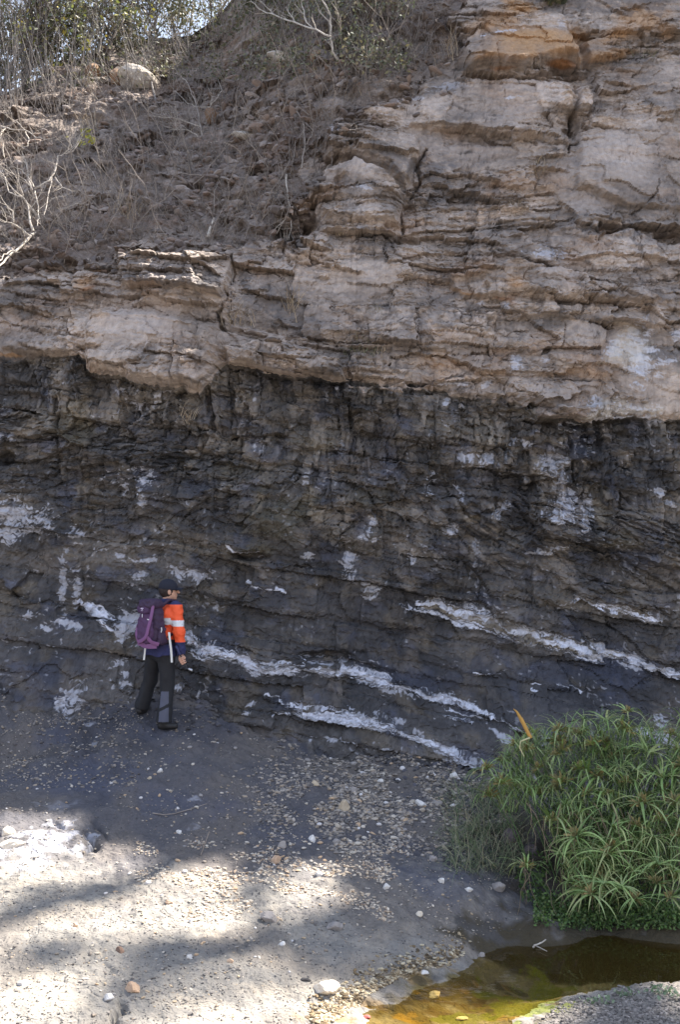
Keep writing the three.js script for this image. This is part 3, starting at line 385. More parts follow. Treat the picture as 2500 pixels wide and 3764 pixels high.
  for (const b of ['b0', 'b1', 'b3']) { blocks[b].sort((p, q) => q[1].length - p[1].length); const most = b === 'b0' ? 230 : b === 'b1' ? 240 : 0; blocks[b].forEach(([, l], i) => { if (i >= most || l.length < 60) rest[b].push(l); }); blocks[b] = blocks[b].filter(([, l], i) => i < most && l.length >= 60); }
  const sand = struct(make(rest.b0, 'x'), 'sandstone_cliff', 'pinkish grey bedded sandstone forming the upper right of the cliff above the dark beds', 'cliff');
  const mud = struct(make(rest.b1, 'x'), 'mudstone_cliff', 'dark blocky mudstone in the middle of the cliff below the pale sandstone', 'cliff');
  const toe = struct(make(rest.b3, 'x'), 'shale_foot', 'smooth dark shale at the foot of the cliff, striped by white mineral bands', 'cliff');
  struct(make([groups.get('c2')], 'x'), 'soil_slope', 'brown earth slope with dead brush at the upper left of the cliff', 'slope');
  for (const [b, par] of [['b0', sand], ['b1', mud]]) for (const [, l] of blocks[b]) { const m = make([l], 'rock_block', par); m.castShadow = m.receiveShadow = true; }
  for (const [key, l] of groups) if (key[0] === 'v' && l.length > 8) { const m = make([l], 'mineral_vein', toe); m.castShadow = m.receiveShadow = true; }
}

// ------------------------------------------------------------------ the stony bank, the stream bed and the bar, as a height over (x, z)
const BPTS = [[-300, 2440, .66], [0, 2450, .6], [300, 2480, .5], [600, 2505, .42], [300, 2560, .26], [607, 2688, -.06], [520, 2628, .09], [820, 2575, .2], [900, 2640, -.02], [1300, 2735, -.33], [1750, 2835, -.54], [2500, 2900, -.72], [3000, 2950, -.8], [0, 2800, -.32], [600, 2850, -.4], [1200, 2900, -.55],
  [0, 3000, -.62], [600, 3010, -.7], [1300, 3030, -.8], [1650, 3030, -.85], [0, 3300, -.98], [700, 3300, -1.03], [1300, 3300, -1.1], [1700, 3280, -1.14], [0, 3764, -1.22], [700, 3764, -1.36], [1150, 3700, -1.41], [-400, 3700, -1.2], [350, 3560, -1.15],
  [1350, 3735, -1.5], [1480, 3650, -1.49], [1700, 3560, -1.49], [1880, 3470, -1.5], [2000, 3410, -1.47], [2250, 3415, -1.47], [2550, 3410, -1.47], [3000, 3400, -1.4], [2000, 3330, -1.22], [2500, 3300, -1.2], [2000, 3060, -.9], [2400, 3060, -.9],
  [2050, 3500, -1.68], [2350, 3500, -1.7], [1950, 3580, -1.72], [1700, 3680, -1.6], [2200, 3590, -1.64], [1500, 3764, -1.56], [2700, 3550, -1.7], [1750, 3764, -1.54],
  [1960, 3700, -1.51], [2100, 3655, -1.49], [2300, 3625, -1.48], [2500, 3605, -1.48], [2300, 3720, -1.4], [2100, 3764, -1.42], [2550, 3720, -1.38], [2900, 3700, -1.36]];
const bp = BPTS.map(([px, py, y]) => { const r = ray(px, py), t = (max(y, -1.5) - EYE) / r.y; return { x: r.x * t, z: r.z * t, y }; });
for (const [x, z, y] of [[-8, -13.4, .6], [-8, -10, -.5], [-8, -7, -1.1], [9, -13, -.8], [9, -10, -1.1], [9, -9, -1.65], [9, -7.6, -1.3], [-3, -14, .8], [0, -14, .5], [3, -14, -.2], [6, -14, -.4], [-3, -5.5, -1.3], [0, -5.5, -1.55], [3, -5.5, -1.2], [7, -5.5, -1.1]]) bp.push({ x, z, y });
const TPS = (() => {
  const n = bp.length, N = n + 3, A = Array.from({ length: N }, () => new Float64Array(N + 1)), U = (r2) => r2 < 1e-9 ? 0 : r2 * Math.log(r2);
  for (let i = 0; i < n; i++) { for (let j = 0; j < n; j++) A[i][j] = U((bp[i].x - bp[j].x) ** 2 + (bp[i].z - bp[j].z) ** 2) + (i === j ? .09 : 0); A[i][n] = 1; A[i][n + 1] = bp[i].x; A[i][n + 2] = bp[i].z; A[n][i] = 1; A[n + 1][i] = bp[i].x; A[n + 2][i] = bp[i].z; A[i][N] = bp[i].y; }
  for (let c = 0; c < N; c++) { let p = c; for (let r = c + 1; r < N; r++) if (abs(A[r][c]) > abs(A[p][c])) p = r; [A[c], A[p]] = [A[p], A[c]]; for (let r = 0; r < N; r++) if (r !== c) { const f = A[r][c] / A[c][c]; if (f) for (let k = c; k <= N; k++) A[r][k] -= f * A[c][k]; } }
  const w = A.map((r, i) => r[N] / r[i]);
  return (x, z) => { let s = w[n] + w[n + 1] * x + w[n + 2] * z; for (let i = 0; i < n; i++) s += w[i] * U((x - bp[i].x) ** 2 + (z - bp[i].z) ** 2); return s; };
})();
const BX0 = -6.2, BX1 = 7.4, BZ0 = -14, BZ1 = -5.4, GN = 200, baseG = new Float32Array(GN * GN);
for (let j = 0; j < GN; j++) for (let i = 0; i < GN; i++) baseG[j * GN + i] = TPS(lerp(BX0, BX1, i / (GN - 1)), lerp(BZ0, BZ1, j / (GN - 1)));
function bankBase(x, z) { const u = clamp((x - BX0) / (BX1 - BX0) * (GN - 1), 0, GN - 1.001), v = clamp((z - BZ0) / (BZ1 - BZ0) * (GN - 1), 0, GN - 1.001), i = floor(u), j = floor(v), a = u - i, b = v - j, k = j * GN + i; return (baseG[k] * (1 - a) + baseG[k + 1] * a) * (1 - b) + (baseG[k + GN] * (1 - a) + baseG[k + GN + 1] * a) * b; }
function ground(px, py) { const r = ray(px, py); let t = 5, p = V(0, 0, 0); for (let k = 0; k < 1500; k++) { p = V(r.x * t, EYE + r.y * t, r.z * t); if (p.y < bankBase(p.x, p.z)) break; t += .006; } return p; }
const BN = 2048, bcol = new Float32Array(BN * BN * 3), bbump = new Uint8Array(BN * BN), BDX = (BX1 - BX0) / BN, BDZ = (BZ1 - BZ0) / BN;
const B_MUD = rgb(84, 81, 83), B_MUD2 = rgb(70, 69, 75), B_BROWN = rgb(104, 96, 89), B_LIGHT = rgb(128, 123, 116), B_CREAM = rgb(160, 150, 136), B_DARK = rgb(50, 49, 52), B_BLUE = rgb(70, 73, 88), B_WET = rgb(70, 67, 65), B_BED = rgb(62, 54, 38), B_ALGA = rgb(94, 80, 34), B_GREEN = rgb(106, 112, 38), B_SAND = rgb(116, 110, 104), B_RUST = rgb(136, 108, 62);
for (let j = 0; j < BN; j++) for (let i = 0; i < BN; i++) {
  const x = BX0 + (i + .5) * BDX, z = BZ0 + (j + .5) * BDZ, k = j * BN + i, t = k * 3;
  const a = fbm(x * .9, z * .9 + 4, 4), f2 = n2(x * 9, z * 9), f3 = n2(x * 30, z * 30), f4 = n2(x * 62, z * 62);
  const s = (1 + .12 * f2 + .13 * f3 + .1 * f4), low = ss(-10.5, -9.2, z + 1.1 * a + .35 * f2);
  for (let c = 0; c < 3; c++) { let v = lerp(B_MUD[c], B_MUD2[c], ss(0, .3, a)); v = lerp(v, B_LIGHT[c], low * .9); v = lerp(v, B_CREAM[c], low * ss(.0, .3, fbm(x * 1.7 - 8, z * 2.6 + 6, 4)) * .6); v = lerp(v, B_BROWN[c], ss(.05, .35, n2(x * 1.3 + 9, z * 1.3)) * .5); bcol[t + c] = v * s; }
  if (f4 > .5 && n2(x * 6, z * 6) > -.2) for (let c = 0; c < 3; c++) bcol[t + c] = lerp(bcol[t + c], B_DARK[c], .5 * ss(.5, .65, f4));   // crumbs of dark shale
  const cr = abs(n2(x * 5.2 + 1.5 * n2(x * 3, z * 3), z * 6.1)), cr2 = abs(n2(x * 11 + n2(x * 7, z * 7), z * 12 + 5));
  bbump[k] = clamp(140 + 46 * f3 + 40 * f4 + 20 * n2(x * 120, z * 120) - 90 * (1 - ss(0, .05, cr)) * low - 60 * (1 - ss(0, .07, cr2)) + 30 * n2(x * 2.6 + z * 1.2, z * 17 - x * 4), 0, 255);
}
function bpaint(px, py, rx, ry, rot, c, amt, o = {}) {   // a patch of other matter on the bank, laid out in metres about the place it has
  const p = ground(px, py), dep = -p.z, k = dep / FPX, A = rx * k, q0 = ground(px, py - ry), q1 = ground(px, py + ry), B = max(.02, abs(q0.z - q1.z) / 2), ca = cos(rot * PI / 180), sa = sin(rot * PI / 180), R = max(A, B) * 1.7;
  const soft = o.soft ?? .8, na = o.na ?? .55, ns = o.ns ?? 2.2;
  for (let j = max(0, floor((p.z - R - BZ0) / BDZ)); j <= min(BN - 1, (p.z + R - BZ0) / BDZ); j++) for (let i = max(0, floor((p.x - R - BX0) / BDX)); i <= min(BN - 1, (p.x + R - BX0) / BDX); i++) {
    const x = BX0 + (i + .5) * BDX, z = BZ0 + (j + .5) * BDZ, ex = x - p.x, ez = z - p.z, u = (ex * ca + ez * sa) / A, v = (-ex * sa + ez * ca) / B, q = sqrt(u * u + v * v); if (q > 1.7) continue;
    const m = 1 - q + na * 1.4 * fbm(x * ns + px, z * ns, 4); if (m <= 0) continue;
    const a = ss(0, soft, m) * amt, t = (j * BN + i) * 3; for (let w = 0; w < 3; w++) bcol[t + w] += (c[w] - bcol[t + w]) * a;
  }
}
for (const [a, b, c, d, f] of [[1400, 2850, 420, 110, .6], [900, 2760, 300, 70, .4], [1500, 3030, 160, 130, .35], [150, 2620, 240, 60, .5], [450, 2560, 260, 50, .5], [900, 2660, 300, 40, .5]]) bpaint(a, b, c, d, 0, B_BROWN, f, { na: .9 });
for (const [a, b, c, d, f] of [[350, 2870, 380, 90, .75], [700, 2960, 340, 80, .65], [200, 2740, 120, 50, .6], [1620, 3240, 170, 70, .6], [600, 2700, 140, 50, .3], [1050, 3060, 200, 50, .3]]) bpaint(a, b, c, d, 0, B_BLUE, f * .8, { na: .8 });
for (const [a, b, c, d, f] of [[150, 2790, 120, 30, .5], [420, 2840, 60, 40, .5], [330, 2700, 60, 40, .5]]) bpaint(a, b, c, d, 0, B_DARK, f, { na: .8 });
for (const [a, b, c, d, f] of [[200, 3090, 150, 34, .9], [120, 3130, 170, 34, .85], [60, 3180, 120, 30, .6], [230, 3030, 60, 22, .6], [190, 2965, 60, 26, .3], [720, 2945, 24, 14, .6], [730, 3040, 34, 16, .5], [350, 2735, 16, 26, .7], [260, 2550, 55, 30, .8], [240, 2620, 26, 34, .7], [300, 2682, 55, 8, .8]]) bpaint(a, b, c, d, -6, CRUST, f * .5, { soft: .6, na: 1.3, ns: 7 });
bpaint(1800, 3440, 190, 62, -14, rgb(62, 59, 57), .85, { soft: .5, na: .6, ns: 9 }); bpaint(1560, 3590, 130, 22, -8, B_WET, .6, { soft: .6, na: .8, ns: 8 });
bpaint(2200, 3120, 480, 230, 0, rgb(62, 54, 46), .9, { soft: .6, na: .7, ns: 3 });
for (const [a, b, c, d, f] of [[1500, 3600, 160, 24, .7], [1350, 3680, 150, 22, .7], [1200, 3740, 140, 22, .7], [1620, 3560, 90, 18, .5]]) bpaint(a, b, c, d, -10, B_RUST, f, { na: .9, ns: 4 });
for (const [a, b, c, d, f] of [[900, 2610, 260, 26, .8], [1250, 2720, 240, 22, .8], [1600, 2800, 220, 26, .8], [300, 2520, 420, 60, .7], [150, 2600, 300, 60, .6], [520, 2640, 260, 36, .5], [1000, 2680, 260, 26, .5], [400, 2760, 280, 40, .4]]) bpaint(a, b, c, d, 0, rgb(50, 49, 53), f, { na: .9, ns: 3 });
bpaint(1890, 3520, 60, 22, 0, B_LIGHT, .5, { soft: .3 });
for (const [a, b, c, d] of [[2250, 3500, 520, 130], [2050, 3530, 330, 80], [2500, 3560, 260, 70], [1860, 3530, 260, 46], [2050, 3590, 260, 42], [2300, 3580, 300, 40], [2300, 3520, 300, 60]]) bpaint(a, b, c, d, 0, B_BED, .96, { soft: .5, na: .7, ns: 4 });
for (const [a, b, c, d, f] of [[1700, 3680, 300, 90, .9], [1500, 3740, 160, 40, .9], [1750, 3600, 130, 24, .8]]) bpaint(a, b, c, d, -6, B_ALGA, f, { soft: .7, na: .9, ns: 4 });
for (let i = 0; i < 46; i++) bpaint(1450 + 620 * h2(i, 1), 3600 + 160 * h2(i, 2), 16 + 50 * h2(i, 3), 5 + 12 * h2(i, 4), 0, [B_BED, rgb(140, 112, 48), rgb(84, 66, 26)][i % 3], .7, { soft: .5, na: 1, ns: 7 });
for (const [a, b, c, d, f] of [[1900, 3700, 150, 40, .8], [2000, 3665, 90, 16, .8], [1780, 3660, 50, 14, .6], [1900, 3640, 40, 12, .5], [1990, 3720, 90, 24, .8], [1700, 3750, 120, 20, .7], [2090, 3640, 40, 10, .6]]) bpaint(a, b, c, d, 0, B_GREEN, f, { soft: .3, na: 1, ns: 5 });
for (const [a, b, c, d, f] of [[1800, 3720, 24, 16, .8], [1900, 3645, 60, 10, .7], [2130, 3610, 120, 20, .7]]) bpaint(a, b, c, d, 0, B_BED, f, { soft: .4, na: .6 });
bpaint(2340, 3715, 330, 60, -4, B_SAND, .97, { soft: .3, na: .25 }); bpaint(2150, 3750, 190, 30, -4, B_SAND, .9, { soft: .3, na: .4 });
const RELIEF = [[180, 3085, 170, 30, .05], [300, 3095, 60, 26, .04], [330, 3120, 30, 14, -.09], [440, 2990, 150, 40, .05], [280, 2800, 120, 60, .09], [210, 2700, 140, 40, .1], [330, 2720, 70, 30, -.08], [760, 3560, 300, 60, .03], [1500, 3560, 200, 30, .04], [1250, 3690, 200, 22, -.04], [1400, 3700, 120, 12, -.04]].map(([px, py, rx, ry, h]) => { const p = ground(px, py), k = -p.z / FPX, q0 = ground(px, py - ry), q1 = ground(px, py + ry); return { x: p.x, z: p.z, a: rx * k, b: abs(q0.z - q1.z) / 2, h }; });
const CRACKS = [[[[340, 3020], [362, 3045], [395, 3085]], .05, .025], [[[320, 3070], [330, 3095], [350, 3110], [300, 3140]], .07, .03], [[[445, 3690], [435, 3720], [420, 3735], [440, 3764]], .07, .022], [[[190, 3020], [230, 3045]], .05, .025], [[[360, 3460], [370, 3520]], .02, .012], [[[300, 3340], [330, 3375]], .02, .012], [[[390, 3540], [405, 3580]], .025, .014], [[[1740, 3525], [1790, 3560]], .05, .02]].map(([pts, d, w]) => ({ P: pts.map(([a, b]) => ground(a, b)), d, w }));
function bankY(x, z) {
  let y = bankBase(x, z);
  const mask = ss(-1.56, -1.46, y);
  y += (.035 * fbm(x * 1.6, z * 1.6 + 3, 3) + .018 * n2(x * 6, z * 6) + .012 * n2(x * 11 - z * 3, z * 3) + .011 * n2(x * 15, z * 15) + .008 * n2(x * 33, z * 33) + .012 * abs(n2(x * 8 + 3, z * 9))) * lerp(.5, 1, mask);
  const rough = ss(-10.8, -12.2, z) ; y += rough * (.05 * n2(x * 3.3, z * 4) + .035 * abs(n2(x * 7, z * 8)) + .02 * n2(x * 13, z * 15));
  for (const r of RELIEF) { const q = ((x - r.x) / r.a) ** 2 + ((z - r.z) / r.b) ** 2; if (q < 6) y += r.h * exp(-q) * (1 + .4 * n2(x * 8, z * 8)); }
  for (const c of CRACKS) { const P = c.P; if (abs(x - P[0].x) > .8 || abs(z - P[0].z) > 1.2) continue; const xx = x + .03 * n2(x * 9, z * 9), zz = z + .03 * n2(x * 9 + 7, z * 9); for (let s = 1; s < P.length; s++) { const a = P[s - 1], b = P[s], ex = b.x - a.x, ez = b.z - a.z, t = clamp(((xx - a.x) * ex + (zz - a.z) * ez) / (ex * ex + ez * ez)), d = hypot(xx - a.x - ex * t, zz - a.z - ez * t); if (d < .1) y -= c.d * exp(-pow(d / c.w, 2)); } }
  return y;
}
{
  const bytes = new Uint8Array(BN * BN * 4);
  for (let k = 0; k < BN * BN; k++) { for (let c = 0; c < 3; c++) bytes[k * 4 + c] = toS(bcol[k * 3 + c]); bytes[k * 4 + 3] = 255; }
  const tex = new THREE.DataTexture(bytes, BN, BN); tex.colorSpace = THREE.SRGBColorSpace; tex.magFilter = tex.minFilter = THREE.LinearFilter; tex.needsUpdate = true;
  const bt = new THREE.DataTexture(bbump, BN, BN, THREE.RedFormat); bt.magFilter = bt.minFilter = THREE.LinearFilter; bt.needsUpdate = true;
  const mat = new THREE.MeshStandardMaterial({ map: tex, bumpMap: bt, bumpScale: .02, roughness: .93, side: THREE.DoubleSide });
  const nx = 640, nz = 480, P = [], U = [], I = [];
  for (let j = 0; j <= nz; j++) for (let i = 0; i <= nx; i++) { const x = lerp(BX0, BX1, i / nx), z = lerp(BZ0, BZ1, j / nz); P.push(x, bankY(x, z), z); U.push(i / nx, j / nz); }
  for (let j = 0; j < nz; j++) for (let i = 0; i < nx; i++) { const a = j * (nx + 1) + i; I.push(a, a + nx + 1, a + nx + 2, a, a + nx + 2, a + 1); }
  const g = new THREE.BufferGeometry(); g.setAttribute('position', new THREE.Float32BufferAttribute(P, 3)); g.setAttribute('uv', new THREE.Float32BufferAttribute(U, 2)); g.setIndex(I); g.computeVertexNormals();
  struct(new THREE.Mesh(g, mat), 'ground', 'bare stony mud bank sloping from the cliff foot down to the pool', 'ground');
}
// ---- the wider valley, beyond what the photograph shows: the near bank, the plateau and the cliff running on
function sheet(f, u0, u1, v0, v1, n, m, flip) {
  const P = [], I = []; for (let j = 0; j <= m; j++) for (let i = 0; i <= n; i++) P.push(...f(lerp(u0, u1, i / n), lerp(v0, v1, j / m)));
  for (let j = 0; j < m; j++) for (let i = 0; i < n; i++) { const a = j * (n + 1) + i; flip ? I.push(a, a + n + 2, a + n + 1, a, a + 1, a + n + 2) : I.push(a, a + n + 1, a + n + 2, a, a + n + 2, a + 1); }
  const g = new THREE.BufferGeometry(); g.setAttribute('position', new THREE.Float32BufferAttribute(P, 3)); g.setIndex(I); g.computeVertexNormals(); return g;
}
const M_EARTH = new THREE.MeshStandardMaterial({ color: new THREE.Color().setRGB(.12, .105, .09), roughness: .95, side: THREE.DoubleSide });
const M_STONE = new THREE.MeshStandardMaterial({ color: new THREE.Color().setRGB(.2, .165, .14), roughness: .95, side: THREE.DoubleSide });
const farY = (x, z) => z < -5.4 ? -1.2 + .25 * n2(x * .3, z * .3) : lerp(-1.3, .15, ss(-5.4, -1.5, z)) + .06 * n2(x * .7, z * .7) * ss(-5.4, -3, z) + 4 * ss(12, 60, z);
struct(new THREE.Mesh(sheet((x, z) => [x, z < -5.39 ? -1.5 : farY(x, z), z], -60, 60, -5.4, 120, 120, 120), M_EARTH), 'near_bank', 'earth bank on the near side of the stream', 'ground');
struct(new THREE.Mesh(sheet((x, z) => [x, lerp(-.4, -1.4, ss(-13, -9, z)) + .1 * n2(x, z), z], 7.4, 60, -14, -5.4, 60, 16), M_EARTH), 'bank_beyond', 'stream bank running on to the right', 'ground');
struct(new THREE.Mesh(sheet((x, z) => [x, lerp(.7, -1.2, ss(-14, -6, z)) + .1 * n2(x, z), z], -60, -6.2, -14, -5.4, 60, 16), M_EARTH), 'bank_beyond', 'stream bank running on to the left', 'ground');
for (const [a, b, n, l] of [[X1 - .05, 60, 160, 'right'], [-60, X0 + .05, 160, 'left']]) struct(new THREE.Mesh(sheet((x, t) => { const y = lerp(Y0, crest(x), t); const o = .35 * fbm(x * .8, y * .9, 4) + (h2(floor(y / .4 + x * .05), 3) - .5) * .2; return [x, y, -(wallD(clamp(x, -7, 7), y) - o)]; }, a, b, 0, 1, n, 60, true), M_STONE), 'cliff_beyond', 'bedded cliff running on to the ' + l, 'cliff');
struct(new THREE.Mesh(sheet((x, t) => { const y = crest(x), d = wallD(clamp(x, -7, 7), y); return [x, y - .03 + (t > 0 ? .35 * n2(x * .4, t * 20) : 0) + .9 * t, -(d + t * t * 80 + t * 3) + .15]; }, -60, 60, 0, 1, 300, 30, true), M_EARTH), 'plateau', 'level ground behind the top of the cliff', 'ground');

// ---- still water
{
  const n = 256, data = new Uint8Array(n * n); for (let j = 0; j < n; j++) for (let i = 0; i < n; i++) data[j * n + i] = 128 + 60 * n2(i / 16, j / 16) + 30 * n2(i / 7, j / 7 + 9);
  const t = new THREE.DataTexture(data, n, n, THREE.RedFormat); t.wrapS = t.wrapT = THREE.RepeatWrapping; t.magFilter = THREE.LinearFilter; t.repeat.set(6, 3); t.needsUpdate = true;
  const m = new THREE.MeshPhysicalMaterial({ color: new THREE.Color().setRGB(.72, .64, .4), transmission: 1, thickness: 0, roughness: .02, ior: 1.33, bumpMap: t, bumpScale: .0012, side: THREE.DoubleSide });
  const g = new THREE.PlaneGeometry(13, 4.6, 1, 1); g.rotateX(-PI / 2);
  const w = new THREE.Mesh(g, m); w.position.set(4.4 + .6, -1.5, -8.6); struct(w, 'water', 'still shallow pool, dark at the back and yellow with algae in front', 'water');
}

// ------------------------------------------------------------------ vegetation
const std = (r, g, b, o = {}) => new THREE.MeshStandardMaterial({ color: new THREE.Color().setRGB(...rgb(r, g, b)), roughness: .85, side: THREE.DoubleSide, ...o });
const vc = (o = {}) => new THREE.MeshStandardMaterial({ vertexColors: true, roughness: .8, side: THREE.DoubleSide, ...o });
const leafy = (o = {}) => new THREE.MeshPhysicalMaterial({ vertexColors: true, roughness: .75, transmission: .35, thickness: 0, side: THREE.DoubleSide, ...o });
// a tapered limb through points
function limb(pts, r0, r1, sides = 5) {
  const P = [], I = [], Q = [], n = pts.length; let run = 0;
  let ref = V(0, 0, 1);
  for (let i = 0; i < n; i++) {
    if (i) run += pts[i].distanceTo(pts[i - 1]); const d = pts[min(n - 1, i + 1)].clone().sub(pts[max(0, i - 1)]).normalize(); if (abs(d.dot(ref)) > .95) ref = V(1, 0, 0);
    const u = d.clone().cross(ref).normalize(), v = d.clone().cross(u), r = lerp(r0, r1, i / (n - 1));
    for (let s = 0; s < sides; s++) { const a = s / sides * 2 * PI; const p = pts[i].clone().addScaledVector(u, r * cos(a)).addScaledVector(v, r * sin(a)); P.push(p.x, p.y, p.z); Q.push(.5 - abs(s / sides - .5), run); }
  }
  for (let i = 0; i < n - 1; i++) for (let s = 0; s < sides; s++) { const a = i * sides + s, b = i * sides + (s + 1) % sides; I.push(a, b, b + sides, a, b + sides, a + sides); }
  const c0 = P.length / 3; Q.push(0, 0, 0, run); P.push(pts[0].x, pts[0].y, pts[0].z, pts[n - 1].x, pts[n - 1].y, pts[n - 1].z);
  for (let s = 0; s < sides; s++) { I.push(c0, (s + 1) % sides, s, c0 + 1, (n - 1) * sides + s, (n - 1) * sides + (s + 1) % sides); }
  const g = new THREE.BufferGeometry(); g.setAttribute('position', new THREE.Float32BufferAttribute(P, 3)); g.setAttribute('uv', new THREE.Float32BufferAttribute(Q, 2)); g.setIndex(I); g.computeVertexNormals(); return g;
}
function wiggle(a, b, n, amp, R, sag = 0) { const out = []; for (let i = 0; i <= n; i++) { const t = i / n, w = sin(PI * t); out.push(a.clone().lerp(b, t).add(V((R() - .5) * amp * (t > 0 && t < 1), (R() - .5) * amp * (t > 0 && t < 1) - sag * w, (R() - .5) * amp * (t > 0 && t < 1)))); } return out; }
function twigs(geos, base, dir, len, r, depth, R, o = {}) {   // recursive bare branching
  const n = 4, pts = [base.clone()], d = dir.clone();
  for (let i = 1; i <= n; i++) { d.add(V((R() - .5) * .55, (R() - .5) * .5 + (o.lift ?? .06), (R() - .5) * .45)).normalize(); pts.push(pts[i - 1].clone().addScaledVector(d, len / n)); }
  geos.push(limb(pts, r, r * .5, depth > 1 ? 5 : 4));
  if (depth <= 0) return;
  const k = o.kids ?? 3; for (let i = 0; i < k; i++) { const at_ = pts[1 + floor(R() * (n))], nd = d.clone().add(V((R() - .5) * 1.7, (R() - .5) * 1.2 + .15, (R() - .5) * 1.2)).normalize(); twigs(geos, at_, nd, len * (.45 + .35 * R()), r * .55, depth - 1, R, o); }
}
function leafGeo(list, sx, sy, colours, R) {   // small bent leaves: two triangles each, folded along the midrib
  const P = [], C = [], I = [];
  for (const p of list) {
    const a = R() * 2 * PI, b = (R() - .5) * 2.2, u = V(cos(a) * cos(b), sin(b), sin(a) * cos(b)), w = V(R() - .5, R() - .5, R() - .5).cross(u).normalize(), s = .6 + .8 * R(), n = u.clone().cross(w);
    const c = colours[floor(R() * colours.length)], k = P.length / 3, m = .75 + .5 * R();
    for (const [x, y, z] of [[-.5, 0, 0], [.05, .5, .14], [.6, 0, 0], [.05, -.5, .14]]) { P.push(p.x + u.x * x * sx * s + w.x * y * sy * s + n.x * z * sy * s, p.y + u.y * x * sx * s + w.y * y * sy * s + n.y * z * sy * s, p.z + u.z * x * sx * s + w.z * y * sy * s + n.z * z * sy * s); C.push(c[0] * m, c[1] * m, c[2] * m); }
    I.push(k, k + 1, k + 2, k, k + 2, k + 3);
  }
  const g = new THREE.BufferGeometry(); g.setAttribute('position', new THREE.Float32BufferAttribute(P, 3)); g.setAttribute('color', new THREE.Float32BufferAttribute(C, 3)); g.setIndex(I); g.computeVertexNormals(); return g;
}
function inBall(c, r, n, R, out = [], flat = 1) { for (let i = 0; i < n; i++) { const a = R() * 2 * PI, z = R() * 2 - 1, q = sqrt(1 - z * z), d = r * pow(R(), .4); out.push(V(c.x + cos(a) * q * d, c.y + z * d * flat, c.z + sin(a) * q * d)); } return out; }
const barkMap = (seed, A, B) => { const t = grainTex(seed, A, B); t.repeat.set(1, 3); return new THREE.MeshStandardMaterial({ map: t, roughness: .9, side: THREE.DoubleSide }); };
const M_BARK = std(104, 94, 86), M_PALE_SUNBARK = barkMap(11, rgb(128, 116, 104), rgb(214, 204, 190)), M_TWIG = barkMap(13, rgb(104, 94, 86), rgb(172, 160, 148)), M_GREYTWIG = barkMap(15, rgb(92, 86, 82), rgb(146, 138, 132)), M_LEAF = leafy();  // pale bark paints sunlight onto the bare shrubs; pale roots and sticks share it
const OLIVES = [rgb(98, 102, 74), rgb(116, 116, 84), rgb(86, 92, 68), rgb(130, 124, 90)], YELLOWS = [rgb(176, 160, 70), rgb(150, 146, 62), rgb(120, 128, 60)], GREENS = [rgb(74, 108, 44), rgb(100, 140, 52), rgb(60, 86, 40)];

// ---- trees along the crest: the ones in the top left corner and the unseen wood, added and shaped to shade cliff and bank
function tree(name, label, base, stems, crowns, leaf, o, group) {
  const R = rng(o.seed), t = thing(name, label, o.category ?? 'tree', [base.x, base.y, base.z], group), loc = (p) => p.clone().sub(base), tg = [];
  for (const [p, r] of stems) { const e = loc(p); tg.push(limb(wiggle(V(0, -.2, 0), e, 6, o.wig ?? .25, R), r, r * .35, 7)); for (let i = 0; i < (o.side ?? 3); i++) { const f = .35 + .6 * R(); twigs(tg, e.clone().multiplyScalar(f), V((R() - .5) * 2, .5 + R() * .6, (R() - .5) * 2).normalize(), o.twig ?? 1, r * .4, 2, R); } }
  part('trunk', mergeGeometries(tg), o.bark ?? M_BARK, t);
  const pts = []; for (const [c, r, n] of crowns) { const m = o.clumps ?? 9, q = loc(c); for (let k = 0; k < m; k++) { const cc = inBall(q, r, 1, R)[0]; inBall(cc, r * .42, floor(n / m), R, pts); } }
  part('crown', leafGeo(pts, leaf[0], leaf[1], o.colours, R), M_LEAF, t);
  return t;
}
const TOPS = [[-40, 330, 250, -60, .26], [90, 300, 180, -120, .25], [190, 290, 100, 20, .2], [330, 240, 350, -150, .24], [480, 190, 470, -140, .24], [640, 140, 690, -130, .22], [800, 100, 840, -150, .24], [980, 60, 1000, -170, .24], [1120, 20, 1100, -170, .22]];
const TOPL = ['thin leafy tree at the left edge of the top corner, sky showing through', 'slim pale stemmed tree in the top left corner with yellow leaves', 'low leaning shrub tree below the yellow leaved tree in the top left corner', 'bushy olive tree above the brown ledge at the upper left', 'dark green tree straight above the pale boulder on the slope', 'thin olive tree right of the dark tree on the crest', 'sparse grey green tree at the top, between olive trees and bare twigs', 'dull green bush on the crest behind the bare top branch', 'dark scrubby bush on the crest left of the orange rock'];
TOPS.push([20, 290, 10, 150, .3], [150, 270, 150, 130, .3], [270, 230, 270, 100, .3], [400, 210, 420, 60, .3], [560, 160, 560, 10, .3]);
TOPL.push('low grey olive bush at the left edge below the sky corner', 'low brushy bush beside the bush at the left edge', 'low olive bush above the tan grass clump', 'low bush on the crest above the pinkish tan rock', 'low bush on the crest up and right of the whitish boulder');
